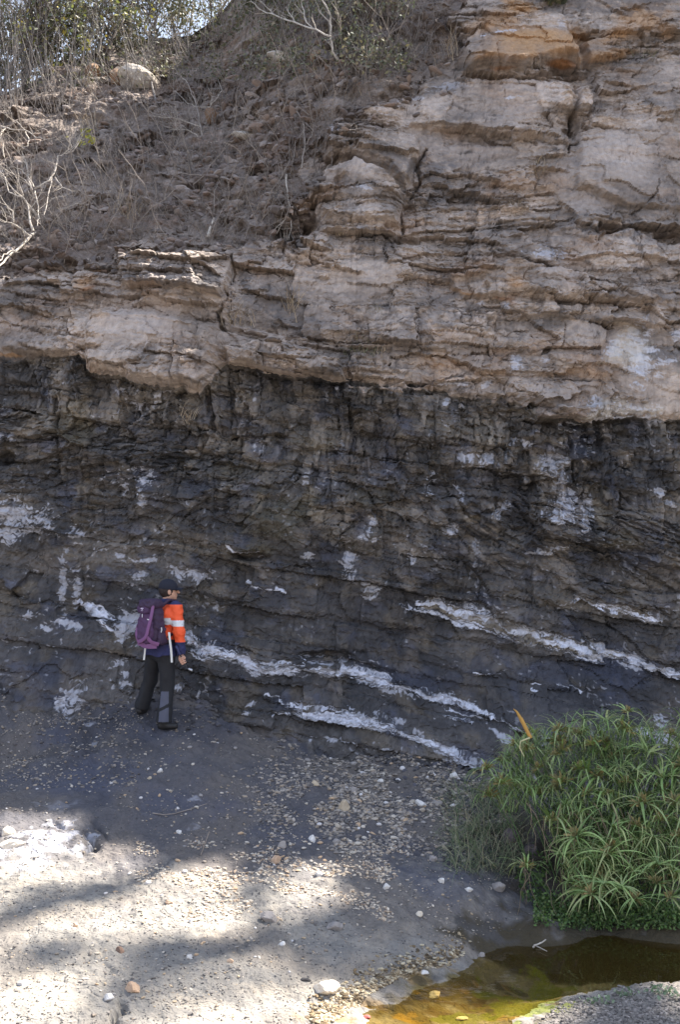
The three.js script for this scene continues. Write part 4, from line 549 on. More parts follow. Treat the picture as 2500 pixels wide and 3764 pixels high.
TOPS.forEach(([bx, by, tx, ty, s], i) => {
  const R = rng(500 + i), b = W(bx, by), B = V(b.x, b.y + .0, -(b.d) + .05), dd = b.d + .4, T = at(tx, ty, dd), stems = [[T, .03 + .014 * R()], [at(tx + 90 * (R() - .3), ty + 60, dd + .2), .024], [at(tx - 100 * R(), ty + 120, dd - .2), .02]], crowns = [];
  const low = i > 8, n = i < 3 ? 9 : 11; for (let k = 0; k < n; k++) { const f = .15 + .85 * k / n; crowns.push([B.clone().lerp(T, f).add(V((R() - .5) * 1.9, (R() - .5) * .5 + .1, (R() - .5) * 1.2)), (low ? .22 : .34) + .3 * R(), low ? 80 : i < 3 ? 64 : 66]); }
  tree('crest_tree', TOPL[i], B, stems, crowns, [.075, .042], { seed: 900 + i, colours: low ? [rgb(96, 96, 70), rgb(110, 104, 80), rgb(84, 84, 62), rgb(122, 112, 84)] : i < 2 ? [...OLIVES, ...YELLOWS] : i === 3 ? [...OLIVES, YELLOWS[1], YELLOWS[2]] : OLIVES, twig: .9, side: 7, clumps: 7, bark: i % 2 ? M_GREYTWIG : M_BARK }, null);
});
// unseen trees and bushes on the cliff top, shaped to shade cliff and bank
const ORD = ['', 'first', 'second', 'third', 'fourth', 'fifth', 'sixth', 'seventh', 'eighth', 'ninth', 'tenth', 'eleventh', 'twelfth', 'thirteenth', 'fourteenth', 'fifteenth', 'sixteenth', 'seventeenth', 'eighteenth', 'nineteenth', 'twentieth'];
const along = (p, z) => p.clone().addScaledVector(SUN, (z - p.z) / SUN.z);
{
  const R = rng(77);
  for (let i = 1; i < 18; i++) {   // unseen bushes added along the crest to keep sun off the cliff
    const x = -1.6 + i * 1.0, y = crest(x), z = -(wallD(min(x, 7), y)) + .05, B = V(x, y - .1, z), crowns = [], top = 14.1 + .32 * (x - 6) - y;
    for (let k = 0; k < 10; k++) crowns.push([B.clone().add(V((R() - .5) * 1.3, .25 + (top - .5) * (k + .5) / 10, (R() - .5) * .9)), .6, i < 1 ? 120 : 260]);
    tree('added_crest_bush', `unseen leafy bush added on the cliff top for shade, ${ORD[i + 2]} from the left`, B, [[B.clone().add(V(.2, max(1.2, top * .8), 0)), .04]], crowns, [.24, .15], { seed: 1200 + i, colours: OLIVES, category: 'bush', side: 1, clumps: 5 }, 'unseen bushes added on the cliff top for shade');
  }
  const S1 = (list, z) => list.map(([px, py, r, n]) => [along(ground(px, py), z), r, n ?? floor(900 * r)]);  // crown clumps sit on sun rays from the bank spots to be shaded
  const top = (px, py, z) => along(ground(px, py), z);
  const big = (label, px0, py0, px1, py1, z, rad, crowns, seed) => { const q = top(px1, py1, z), b0 = top(px0, py0, z), base = V(b0.x, crest(b0.x) - .2, z - .3); tree('unseen_shade_tree', label, base, [[q, rad]], crowns, [.26, .16], { seed, colours: OLIVES, side: 2, twig: 1.1, wig: .35, clumps: 6 }); };
  big('broad leafy tree unseen beyond the right edge, crown shaped to shade the bank', 2100, 3120, 350, 3640, -16, .34, S1([[1700, 3090, .8], [1680, 3250, .6], [1900, 3200, 1], [2200, 3150, 1.2], [2400, 3350, 1], [2100, 3430, .8], [2400, 3560, .8], [1980, 3540, .5], [1850, 3420, .5], [2250, 2980, 1.1], [2450, 2850, 1.1], [1900, 2950, .9], [1530, 3180, .5], [1420, 3090, .5], [1250, 3050, .55], [2480, 3720, .7], [2250, 3720, .6], [1560, 3330, .3, 120], [1650, 3450, .3, 160], [1380, 3250, .3, 170]], -16), 41);
  big('tall slender tree unseen beyond the right edge, crown shaped to shade the bank', 1150, 3020, -100, 3440, -15.6, .2, S1([[1050, 3040, .5], [800, 3040, .45], [620, 3000, .4], [950, 2960, .6], [500, 2950, .4], [300, 2920, .5], [80, 2890, .5], [700, 2920, .6], [1150, 2960, .6], [1300, 3000, .5], [100, 3330, .25, 70], [350, 3290, .22, 60]], -15.6), 42);
  big('unseen leaning tree behind the broad tree, crown shaped to dapple the bank', 1700, 3330, 250, 3764, -17, .24, S1([[900, 3480, .25, 60], [650, 3470, .25, 70], [1250, 3480, .3, 90], [1500, 3520, .35, 200], [1400, 3640, .25, 60], [250, 3480, .3, 80], [500, 3600, .22, 60], [1700, 3560, .35, 200], [1800, 3660, .3, 120]], -17), 43);
}

// ---- bare shrubs and twigs on the cliff
function onWall(px, py, out = .05) { const p = W(px, py); return at(px, py, p.d - out); }
function bare(name, label, category, limbs, mat, seed, o = {}) {   // limbs: pixel polylines [out0, out1, r0, r1, [points], twigs]
  const R = rng(seed), gs = [], b = onWall(...limbs[0][4][0], limbs[0][0]), t = thing(name, label, category, [b.x, b.y, b.z]);
  limbs.forEach(([o0, o1, r0, r1, pts, tw], li) => {
    const n = pts.length, P = pts.map(([x, y], i) => onWall(x, y, lerp(o0, o1, i / (n - 1))).sub(b)), D = [];
    for (let i = 0; i < n - 1; i++) for (let k = 0; k < 3; k++) D.push(P[i].clone().lerp(P[i + 1], k / 3).add(V((R() - .5) * .02, (R() - .5) * .02, (R() - .5) * .03)));
    D.push(P[n - 1]); part(li ? 'branch' : 'stem', limb(D, r0 * .82, r1 * .7, 6), o.mats?.[li] ?? mat, t);
    for (let k = 0; k < (tw ?? 0); k++) { const q = D[1 + floor(R() * (D.length - 1))], dir = P[n - 1].clone().sub(P[0]).normalize().add(V((R() - .5) * 1.6, (R() - .3) * 1.2, (R() - .5))).normalize(); const gg = []; twigs(gg, q, dir, .14 + .3 * R(), r1 * .6, 1, R, { kids: 2 }); part('twig', mergeGeometries(gg), o.mats?.[li] ?? mat, t); }
    
  });
  return t;
}
bare('bare_shrub', 'leafless shrub with sunlight painted into pale bark at the left edge of the slope', 'shrub', [
  [.1, .7, .022, .012, [[140, 800], [118, 770], [90, 740], [85, 720]], 2], [.5, .9, .017, .006, [[118, 700], [95, 640], [70, 620], [40, 610]], 5], [.5, .9, .018, .008, [[128, 694], [180, 665], [205, 620], [212, 575], [245, 562], [270, 555]], 6],
  [.5, .9, .013, .005, [[122, 690], [105, 650], [90, 590], [80, 560]], 4], [.5, .8, .013, .006, [[125, 700], [137, 740], [140, 800], [136, 830]], 3], [.5, .8, .012, .005, [[190, 650], [175, 720], [160, 790]], 2], [.5, .8, .012, .005, [[120, 690], [75, 650], [55, 645]], 3], [.5, .8, .011, .005, [[200, 650], [230, 690], [258, 700]], 3]], M_PALE_SUNBARK, 21);
bare('bare_shrub', 'leaning twiggy trunk, sunlight painted into its bark, at the left edge under the leafless shrub', 'shrub', [
  [.1, .9, .028, .014, [[128, 855], [100, 880], [60, 920], [20, 950], [-10, 985]], 4], [.5, 1, .018, .008, [[105, 865], [70, 835], [40, 820], [0, 812]], 4], [.6, 1, .014, .006, [[48, 820], [46, 780], [30, 760], [0, 745]], 4], [.6, 1, .014, .006, [[60, 925], [40, 922], [15, 935], [-5, 960]], 3], [.6, 1, .016, .008, [[90, 735], [80, 722], [30, 708], [20, 660], [10, 640]], 4], [.6, 1, .02, .01, [[118, 850], [108, 800], [100, 760], [92, 735]], 1]], M_PALE_SUNBARK, 22);
bare('bare_shrub', 'thin twigs with painted sunlit bark reaching in from the left edge below the trees', 'shrub', [
  [.3, .8, .016, .006, [[-30, 460], [20, 470], [45, 478], [90, 478], [130, 505], [170, 512], [200, 505]], 7], [.4, .8, .01, .005, [[20, 470], [0, 500], [10, 530], [15, 580]], 3], [.4, .8, .01, .004, [[90, 478], [60, 445], [25, 432]], 4], [.4, .8, .01, .004, [[90, 480], [105, 515], [100, 540], [70, 535]], 3]], M_PALE_SUNBARK, 23);
bare('bare_shrub', 'leafless shrub with white tips on the middle of the slope', 'shrub', [
  [.05, .6, .02, .011, [[748, 515], [737, 470], [730, 420], [715, 370], [688, 305]], 5], [.5, .7, .011, .005, [[735, 465], [680, 445], [630, 432], [580, 428], [528, 425]], 7], [.5, .7, .01, .004, [[730, 395], [770, 390], [795, 360], [815, 330], [800, 290]], 6], [.1, .5, .012, .006, [[748, 515], [720, 495], [690, 475], [625, 475]], 4], [.1, .3, .012, .006, [[748, 515], [770, 525], [800, 520]], 2], [.5, .7, .008, .004, [[688, 305], [660, 275], [632, 265]], 4], [.5, .6, .007, .004, [[730, 395], [690, 380], [645, 335]], 3]], M_PALE_SUNBARK, 24, { mats: { 0: M_TWIG } });
bare('bare_shrub', 'leafless branch painted sunlit pale, spreading across the top centre', 'shrub', [
  [.1, 1, .026, .014, [[1250, 232], [1225, 190], [1215, 120], [1216, 60], [1200, 20], [1170, -20]], 5], [.8, 1.2, .018, .008, [[1213, 135], [1160, 110], [1080, 80], [1020, 60], [960, 40], [925, 5], [915, -20]], 9], [.8, 1.1, .012, .006, [[1150, 108], [1125, 80], [1115, 40], [1105, 10], [1125, -10]], 5], [.8, 1.1, .01, .005, [[1010, 55], [970, 20], [950, -10]], 4], [.8, 1.1, .01, .005, [[1085, 80], [1060, 45], [1050, 25]], 3]], M_PALE_SUNBARK, 25);
bare('leaning_sapling', 'thin grey leaning sapling left of the white tipped shrub', 'sapling', [[.05, .9, .022, .01, [[582, 415], [560, 330], [545, 260], [520, 180], [495, 130], [478, 90]], 4], [.6, .9, .012, .006, [[545, 260], [490, 215], [430, 165], [405, 80], [390, 35]], 5], [.6, .9, .01, .005, [[505, 150], [480, 100], [475, 70]], 3]], M_GREYTWIG, 26);
bare('leaning_sapling', 'grey bent sapling above the white tipped shrub', 'sapling', [[.05, .8, .018, .009, [[700, 290], [675, 220], [650, 160], [615, 115], [590, 80]], 5], [.5, .8, .01, .005, [[615, 140], [560, 145], [520, 135]], 3]], M_GREYTWIG, 27);
bare('leaning_sapling', 'slim pale stem in front of the leafy trees at upper left', 'sapling', [[.1, .8, .016, .008, [[310, 110], [300, 60], [285, 10], [275, -30]], 3]], M_TWIG, 28);
bare('leaning_sapling', 'two pale crooked stems under the yellow leaves at upper left', 'sapling', [[.1, .5, .014, .008, [[200, 205], [198, 150], [190, 100], [175, 75]], 3], [.1, .5, .012, .006, [[222, 200], [215, 160], [222, 110], [210, 60]], 3]], M_TWIG, 29);
bare('hanging_root', 'pale forked root hanging down the rock left of the jutting sandstone buttress', 'root', [[.1, .15, .014, .01, [[1110, 620], [1112, 580], [1120, 535], [1115, 460], [1098, 420], [1075, 390]], 2], [.12, .15, .01, .005, [[1120, 535], [1140, 510], [1150, 480], [1125, 450]], 2], [.1, .12, .008, .004, [[1118, 480], [1085, 520], [1075, 600], [1065, 640]], 1]], M_TWIG, 30);
bare('hanging_root', 'whitish root hanging beneath the forked root', 'root', [[.1, .12, .016, .006, [[1052, 645], [1056, 700], [1062, 750], [1068, 785]], 0], [.1, .12, .007, .003, [[1068, 785], [1070, 840], [1062, 880]], 2], [.1, .12, .007, .003, [[1068, 785], [1020, 830], [990, 870]], 2]], M_PALE_SUNBARK, 31);
bare('hanging_root', 'thin straight vine hanging over the sandstone slab crack', 'root', [[.12, .1, .006, .004, [[853, 985], [856, 1060], [850, 1150]], 2]], M_TWIG, 32);
bare('hanging_root', 'long thin vine on the slope below the pale slab at the top', 'root', [[.15, .1, .008, .005, [[1120, 180], [1118, 250], [1122, 330]], 2]], M_GREYTWIG, 33);
bare('dead_stump', 'short pale broken stump standing at the foot of the earth slope', 'stump', [[.1, .16, .028, .02, [[762, 872], [772, 842], [786, 802]], 0]], M_PALE_SUNBARK, 34);
bare('dead_branch', 'dry crooked branch lying across the lower slope', 'branch', [[.2, .3, .01, .005, [[660, 635], [760, 650], [840, 655], [915, 650]], 4], [.2, .3, .008, .004, [[815, 650], [790, 700], [785, 780]], 1]], M_TWIG, 35);
bare('dead_branch', 'dry arched twig on the left slope right of the leafless shrub', 'branch', [[.2, .3, .01, .005, [[365, 680], [330, 620], [300, 580], [240, 560]], 5]], M_TWIG, 36);
bare('dead_branch', 'pale stick lying on the slope beside the leafless shrub', 'branch', [[.2, .25, .014, .008, [[170, 745], [200, 730], [238, 722]], 1], [.2, .25, .012, .006, [[225, 772], [270, 752], [310, 746]], 2]], M_PALE_SUNBARK, 37);
// yellow leafed sprig
{ const R = rng(61), t = bare('yellow_sprig', 'sprig with bright yellow leaves on the upper left slope', 'plant', [[.1, .25, .006, .003, [[342, 520], [320, 485], [300, 455], [292, 450]], 2], [.1, .2, .005, .003, [[245, 525], [240, 508]], 1]], M_GREYTWIG, 60); const pts = []; for (const [x, y, r, n] of [[315, 490, .1, 30], [330, 510, .08, 24], [243, 515, .06, 16], [300, 525, .06, 10]]) inBall(onWall(x, y, .2).sub(t.position), r, n, R, pts); part('leaf', leafGeo(pts, .06, .03, [rgb(200, 190, 60), rgb(180, 180, 70)], R), M_LEAF, t, true); }

// ---- dry grass: tufts that can be told apart, and the brush nobody could count
function blades(pts, len, wid, R, droop, colours, up = V(0, 1, .35)) {
  const P = [], C = [], I = [];
  for (const p of pts) {
    const L = len * (.5 + .8 * R()), a = R() * 2 * PI, d = up.clone().add(V(cos(a) * .8, (R() - .3) * .4, sin(a) * .5)).normalize(), s = V(cos(a + 1.57), 0, sin(a + 1.57)).multiplyScalar(wid), c = colours[floor(R() * colours.length)], m = .75 + .5 * R(), k0 = P.length / 3, q = p.clone(), n = 4;
    for (let i = 0; i <= n; i++) { const w = 1 - i / (n + .3); P.push(q.x - s.x * w, q.y, q.z - s.z * w, q.x + s.x * w, q.y, q.z + s.z * w); C.push(c[0] * m, c[1] * m, c[2] * m, c[0] * m, c[1] * m, c[2] * m); q.addScaledVector(d, L / n); d.y -= droop / n * (1 + i * .6); d.normalize(); if (i < n) { const k = k0 + i * 2; I.push(k, k + 1, k + 3, k, k + 3, k + 2); } }
  }
  const g = new THREE.BufferGeometry(); g.setAttribute('position', new THREE.Float32BufferAttribute(P, 3)); g.setAttribute('color', new THREE.Float32BufferAttribute(C, 3)); g.setIndex(I); g.computeVertexNormals(); return g;
}
const STRAW = [rgb(168, 150, 128), rgb(150, 136, 118), rgb(186, 170, 146), rgb(128, 116, 102)], GREYGRASS = [rgb(130, 120, 108), rgb(150, 138, 124), rgb(110, 101, 92), rgb(170, 157, 140)], M_GRASS = vc({ roughness: .9 });
const TUFTS = [[880, 1180, 70, 40, 90, .36, 1.2, 'straw coloured grass tuft drooping over the ledge below the slab crack'], [1075, 1150, 30, 46, 40, .42, .5, 'upright straw tuft right of the drooping tuft on the ledge'], [690, 1545, 36, 20, 34, .28, 1.6, 'small dry tuft hanging on the dark mudstone under the pale lens'], [1220, 1235, 40, 20, 40, .26, 1.2, 'thin dry tuft at the right end of the grassy ledge'], [790, 1290, 30, 30, 40, .34, 1.8, 'dry grass hanging in the gap beside the pale lens'], [1990, 620, 20, 40, 26, .3, 2.2, 'dry wisp hanging down the middle of the right cliff'], [1900, 780, 36, 24, 30, .3, 1.2, 'straw wisp on the ledge under the right cliff'], [1330, 1290, 70, 50, 60, .24, 1.4, 'sparse grey green weed on the rock above the dark contact'], [1400, 1330, 30, 60, 40, .24, 2.0, 'grey weed hanging in the crack above the dark beds'], [1390, 1170, 24, 30, 24, .18, .8, 'small pale green weed on the sandstone, centre'], [2370, 230, 40, 30, 40, .26, 1.0, 'dull green tuft right of the orange overhang'], [120, 250, 60, 40, 80, .5, .6, 'tan grass clump under the trees at the left'], [330, 470, 50, 30, 50, .4, .8, 'dry grass clump under the brown ledge on the left slope'], [1660, 180, 30, 60, 50, .34, 1.0, 'pale dead grass against the left side of the orange rock'], [1850, 330, 40, 16, 30, .25, 1.2, 'dry grass below the orange overhang'], [460, 790, 60, 30, 70, .36, .7, 'straw grass on the lower left slope'], [1250, 860, 40, 12, 30, .22, .8, 'dry grass under the jutting buttress']];
TUFTS.forEach(([px, py, rx, ry, n, len, droop, label], i) => {
  const R = rng(300 + i), c = onWall(px, py, .03), pts = []; for (let k = 0; k < n; k++) pts.push(onWall(px + (R() + R() - 1) * rx, py + (R() + R() - 1) * ry, .04 + .08 * R()).sub(c));
  const t = thing('grass_tuft', label, 'grass', [c.x, c.y, c.z]);
  part('blade', blades(pts, len, .0045, R, droop, /green/.test(label) ? [rgb(120, 124, 92), rgb(104, 104, 88), rgb(140, 134, 110)] : STRAW), M_GRASS, t, true);
});
{
  const R = rng(8), pts = [], pts2 = [];
  for (let k = 0; k < 15000; k++) { const px = R() * 1650 - 20, py = 60 + R() * 930, p = W(px, py); if (grid(soilG, SG, SG, p.x, p.y) < .3 - R() * .9 || n2(p.x * 1.6, p.y * 2.2) < -.15 + .5 * R() - .1) continue; (R() < .5 ? pts : pts2).push(at(px, py, p.d + .06)); }
  solo('dead_brush', blades(pts, .3, .0036, R, .8, GREYGRASS), M_GRASS, 'thin grey dead grass and brush all over the upper left slope', 'brush', null, 'stuff');
  const gs = []; pts2.slice(0, 900).forEach((p) => { twigs(gs, p.add(V(0, 0, .05)), V((R() - .5) * 1.4, .7, .5 + .5 * R()).normalize(), .2 + .4 * R(), .0045, 1, R, { kids: 2 }); });
  solo('dead_twigs', mergeGeometries(gs), M_GREYTWIG, 'fine leafless twigs tangled over the upper left slope', 'brush', null, 'stuff');
  const lp = []; for (let k = 0; k < 3600; k++) { const px = R() * 1500, py = R() * 290 + 40 * R() - .05 * px, p = W(px, py); if (grid(soilG, SG, SG, p.x, p.y) < .1 || n2(p.x * 1.1 + 5, p.y * 1.3) < -.1 + .6 * (R() - .5)) continue; inBall(at(px, py, p.d - .1 - .6 * R()), .16, 4, R, lp); }
  solo('scrub_leaves', leafGeo(lp, .055, .03, [...OLIVES, rgb(116, 108, 88), rgb(132, 122, 100)], R), M_LEAF, 'dull green leafy scrub covering the top of the slope under the trees', 'scrub', null, 'stuff');
}
// ---- boulders and rocks set in the slope
function boulder(seed, detail, rough, sx, sy, sz, facets = 9) {
  const g0 = mergeVertices(new THREE.IcosahedronGeometry(1, detail).deleteAttribute('normal').deleteAttribute('uv')), p = g0.attributes.position, R = rng(seed), planes = [];
  for (let i = 0; i < facets; i++) { const v = V(R() - .5, R() - .5, R() - .5).normalize(); planes.push([v, .52 + .32 * R()]); }
  for (let i = 0; i < p.count; i++) { const v = V(p.getX(i), p.getY(i), p.getZ(i)); let r = 1; for (const [n, d] of planes) { const k = v.dot(n); if (k > 0) r = min(r, d / k); } r *= 1 + rough * n2(v.x * 3 + seed, v.y * 3 + v.z * 2.3) + rough * .5 * n2(v.x * 8 + v.z * 5, v.y * 8 + seed); p.setXYZ(i, v.x * r * sx, v.y * r * sy, v.z * r * sz); }
  g0.computeVertexNormals(); return g0;
}
function grainTex(seed, A, B) { const n = 256, d = new Uint8Array(n * n * 4); for (let j = 0; j < n; j++) for (let i = 0; i < n; i++) { const t = clamp(.5 + .8 * fbm(i / 40 + seed, j / 40, 4) + .35 * n2(i / 4, j / 4 + seed)), k = (j * n + i) * 4; for (let c = 0; c < 3; c++) d[k + c] = toS(lerp(A[c], B[c], t)); d[k + 3] = 255; } const t = new THREE.DataTexture(d, n, n); t.colorSpace = THREE.SRGBColorSpace; t.wrapS = t.wrapT = THREE.RepeatWrapping; t.magFilter = THREE.LinearFilter; t.needsUpdate = true; return t; }
function boxUV(g, s) { const p = g.attributes.position, u = new Float32Array(p.count * 2); for (let i = 0; i < p.count; i++) { u[i * 2] = (p.getX(i) + p.getZ(i) * .6) * s; u[i * 2 + 1] = (p.getY(i) + p.getZ(i) * .7) * s; } g.setAttribute('uv', new THREE.BufferAttribute(u, 2)); return g; }
const M_ROCKPALE = new THREE.MeshStandardMaterial({ map: grainTex(3, rgb(150, 136, 122), rgb(190, 182, 170)), roughness: .93, flatShading: true }), M_ROCKTAN = new THREE.MeshStandardMaterial({ map: grainTex(5, rgb(120, 92, 70), rgb(168, 138, 110)), roughness: .93 }), M_ROCKGREY = new THREE.MeshStandardMaterial({ map: grainTex(7, rgb(104, 94, 88), rgb(142, 128, 118)), roughness: .93 });
for (const [px, py, w, h, dep, m, seed, rot, label] of [[500, 300, 72, 50, .4, M_ROCKPALE, 1, -.2, 'large whitish boulder bedded in the upper left slope'], [428, 290, 34, 40, .3, M_ROCKTAN, 2, .2, 'tan rock against the left of the whitish boulder'], [336, 266, 28, 30, .3, M_ROCKTAN, 3, .3, 'small pinkish tan rock under the ledge left of the boulder'], [318, 306, 22, 18, .2, M_ROCKPALE, 4, 0, 'small pale rock just below the pinkish tan rock'], [276, 280, 30, 20, .25, M_ROCKGREY, 5, .4, 'grey rock at the left end of the ledge of rocks'], [1040, 228, 60, 22, .25, M_ROCKPALE, 6, -.35, 'long pale slab leaning out of the slope, top centre'], [1160, 210, 24, 30, .2, M_ROCKTAN, 7, -.3, 'tan rock right of the long pale slab'], [775, 428, 24, 30, .18, M_ROCKTAN, 8, .1, 'rusty orange rock on the slope by the white tipped shrub'], [900, 500, 50, 20, .18, M_ROCKPALE, 9, -.1, 'flat pale rock half way down the slope'], [985, 430, 26, 34, .2, M_ROCKGREY, 10, .2, 'brown grey rock above the flat pale rock'], [1180, 330, 24, 18, .18, M_ROCKGREY, 11, 0, 'small grey rock below the tan slab, top centre']]) {
  const p = onWall(px, py, dep * .15), k = -p.z / FPX, g = boxUV(boulder(seed * 7, 4, .05, w * k * 1.15, h * k * 1.15, dep, 12), .9); const o = solo('boulder', g, m, label, 'rock'); o.position.copy(p); o.rotation.z = rot;
}

{ // rubble bedded in the earth slope
  const R = rng(91), holder = thing('slope_rubble', 'brown and grey rock rubble bedded in the upper left earth slope', 'rubble'); holder.userData.kind = 'stuff';
  const g = [boulder(411, 1, .08, 1, .6, .8, 8), boulder(417, 1, .08, 1, .7, .8, 8)], mm = new THREE.MeshStandardMaterial({ roughness: .95, flatShading: true }), L = [[], []];
  while (L[0].length + L[1].length < 2600) { const px = R() * 1650, py = 150 + R() * 850, p = W(px, py); if (grid(soilG, SG, SG, p.x, p.y) < .3 - R() * .8 || n2(p.x * 1.3 + 8, p.y * 2) < -.25 + .4 * R()) continue; surface(p.x, p.y, true, false); const d = wallD(p.x, p.y) - S.disp - grid(AD, AN, AN, p.x, p.y); L[R() < .5 ? 0 : 1].push(V(p.x, p.y, -d)); }
  L.forEach((l, q) => { const im = new THREE.InstancedMesh(g[q], mm, l.length), d = new THREE.Object3D(), c = new THREE.Color(); im.name = 'rubble'; im.userData.kind = 'stuff'; im.castShadow = im.receiveShadow = true; l.forEach((p, i) => { const s = .012 + .075 * pow(R(), 2.2); d.position.copy(p); d.rotation.set(R() - .5, R() * 6, R() - .5); d.scale.set(s * (1 + R()), s * (.6 + .5 * R()), s); d.updateMatrix(); im.setMatrixAt(i, d.matrix); const t = [rgb(120, 108, 102), rgb(146, 134, 126), rgb(96, 86, 80), rgb(130, 112, 100)][floor(R() * 4)]; im.setColorAt(i, c.setRGB(...t)); }); holder.add(im); });
}

{ // tall thin dead stems of the thicket at the top of the slope
  const R = rng(97), gs = []; for (let k = 0; k < 260; k++) { const px = R() * R() * 1500 - 20, py = 60 + R() * 380 - px * .12, p = onWall(px, py, .1); gs.push(limb(wiggle(p, p.clone().add(V((R() - .5) * .9, .5 + 1.1 * R(), .1 + .3 * R())), 4, .09, R), (.004 + .005 * R()), .003, 4)); }
  solo('thicket_stems', mergeGeometries(gs), M_GREYTWIG, 'thin grey dead stems standing all through the scrub at the top left', 'brush', null, 'stuff');
}

{ // larger dead sprigs, pale against the earth
  const R = rng(103), gs = []; for (let k = 0; k < 150; k++) { const px = R() * 1500 - 20, py = 150 + R() * 820, p = W(px, py); if (grid(soilG, SG, SG, p.x, p.y) < .1) continue; twigs(gs, onWall(px, py, .05), V((R() - .5) * 1.5, .8, .3 + .4 * R()).normalize(), .3 + .5 * R(), .007, 2, R, { kids: 2 }); }
  solo('dead_sprigs', mergeGeometries(gs), M_TWIG, 'brittle dead sprigs sticking up all over the upper left slope', 'brush', null, 'stuff');
}

// ------------------------------------------------------------------ stones on the bank
{
  const groundAt = (p) => bankY(p.x, p.z), NAMED = [
    [1200, 3622, 46, 34, 'c', 'round cream boulder on the sunlit mud near the pool'], [1012, 3150, 22, 18, 'o', 'blocky orange tan stone at the edge of the sun, centre'], [988, 3377, 34, 20, 'g', 'flat brown grey stone half way down the bank'], [1235, 3395, 36, 22, 'g', 'wide grey brown slab stone right of the flat brown stone'], [482, 3632, 34, 18, 'o', 'pale pinkish slab on the sunlit mud, bottom left'], [398, 3667, 20, 14, 'w', 'white rounded stone left of the pinkish slab'], [84, 3617, 26, 12, 'w', 'long white stone at the lower left'], [437, 3497, 18, 14, 'b', 'brown stone alone on the sunlit mud'], [693, 3527, 15, 11, 'w', 'white oval stone near the bottom, left of centre'], [275, 3401, 13, 10, 'o', 'small orange stone on the left of the sunlit mud'],
    [701, 3381, 12, 9, 'w', 'small white stone in the shadow band, centre left'], [658, 3055, 12, 12, 'w', 'round pale stone just above the sunlit edge'], [588, 2837, 11, 9, 'w', 'whitish pebble alone on the blue grey mud below the person'], [548, 2863, 10, 8, 't', 'tan pebble just left below the whitish pebble'], [40, 3100, 42, 22, 'c', 'large cream stone at the left edge in the sun'], [22, 3062, 28, 20, 'c', 'cream stone behind the large one at the left edge'], [1172, 3210, 14, 11, 'w', 'white stone in the dark shadow band, right of centre'], [1148, 3078, 15, 14, 'w', 'pale blocky stone left of the grey block in the gravel'], [1235, 3086, 17, 14, 'g', 'grey block stone in the lower gravel'], [1036, 3110, 18, 15, 'g', 'bluish grey stone above the orange tan stone'],
    [1156, 2895, 16, 10, 't', 'tan flat stone in the upper gravel'], [1124, 3597, 18, 6, 'd', 'thin dark flake on the brightest mud'], [1036, 3469, 14, 10, 'w', 'white stone above the bright mud'], [845, 3549, 12, 9, 'o', 'cream pebble left of the dark flake'], [622, 3322, 15, 8, 'o', 'pinkish stone at the end of the shadow band'], [1672, 2860, 20, 17, 'w', 'bright white block left of the sedge top'], [1547, 2963, 25, 14, 'w', 'long white stone in the gravel left of the sedge'], [1401, 2877, 12, 8, 'w', 'small white angular stone in the upper right gravel'], [1262, 2967, 25, 26, 't', 'large pale tan stone in the middle of the gravel'], [1609, 2967, 20, 10, 'g', 'flat grey stone beside the long white stone'],
    [1593, 3154, 19, 16, 'g', 'pale grey block at the lower edge of the gravel'], [1724, 3274, 19, 9, 'w', 'white flat stone on the blue grey mud by the sedge'], [1832, 3258, 32, 18, 'g', 'large pale block under the lowest sedge leaves'], [1541, 3362, 14, 11, 'c', 'cream stone alone on dark blue mud'], [1421, 3258, 18, 14, 'w', 'white block below the gravel, right of centre'], [1625, 3244, 14, 12, 'w', 'white angular stone right of the white block'], [1350, 3737, 14, 6, 'r', 'small red stone at the water edge'], [428, 2525, 16, 7, 'c', 'cream oval stone on the dark shale left of the person'], [1300, 2915, 18, 12, 'g', 'grey stone above the large pale tan stone'], [1770, 3515, 14, 9, 'g', 'grey stone on the dark wet mud'], [1560, 3585, 22, 9, 'w', 'wet pale stone at the edge of the yellow water'], [1600, 3655, 26, 10, 'c', 'cream ledge stone in the yellow shallows'], [1700, 3745, 20, 9, 'c', 'pale stone under the yellow water'], [1130, 2795, 14, 8, 'g', 'grey stone at the top of the gravel'], [2420, 2730, 46, 26, 'b', 'brown rock behind the sedge at the right edge'], [2480, 2690, 30, 26, 'b', 'dark brown rock at the right edge above the sedge'], [1875, 3075, 34, 26, 'p', 'purplish rock in the gap under the sedge'], [1960, 3130, 30, 24, 'p', 'mauve grey rock deeper under the sedge']];
  const T = { c: [rgb(196, 182, 162), rgb(224, 214, 198)], o: [rgb(176, 140, 112), rgb(206, 178, 150)], g: [rgb(126, 120, 116), rgb(158, 150, 144)], w: [rgb(190, 184, 178), rgb(222, 218, 212)], b: [rgb(104, 82, 70), rgb(136, 110, 94)], t: [rgb(160, 144, 122), rgb(188, 172, 148)], d: [rgb(60, 58, 58), rgb(84, 80, 78)], r: [rgb(170, 74, 70), rgb(196, 110, 100)], p: [rgb(88, 78, 82), rgb(112, 100, 102)] }, mats = {};
  for (const k in T) mats[k] = new THREE.MeshStandardMaterial({ map: grainTex(k.charCodeAt(0), T[k][0], T[k][1]), roughness: .9, flatShading: true });
  NAMED.forEach(([px, py, w, h, m, label], i) => { const p = ground(px, py + h * .7), k = -p.z / FPX, R = rng(i + 70), g = boxUV(boulder(i * 13 + 5, i === 0 ? 5 : 4, .07, w * k * 1.12, h * k * 1.25, w * k * .85, 14), 4); const o = solo(/boulder|rock/.test(label) ? 'rock' : 'stone', g, mats[m], label, /boulder|rock/.test(label) ? 'rock' : 'stone'); o.position.set(p.x, groundAt(p) + h * k * .26, p.z - w * k * .2); o.rotation.y = R() * .7 - .35; o.rotation.z = (R() - .5) * .25; });
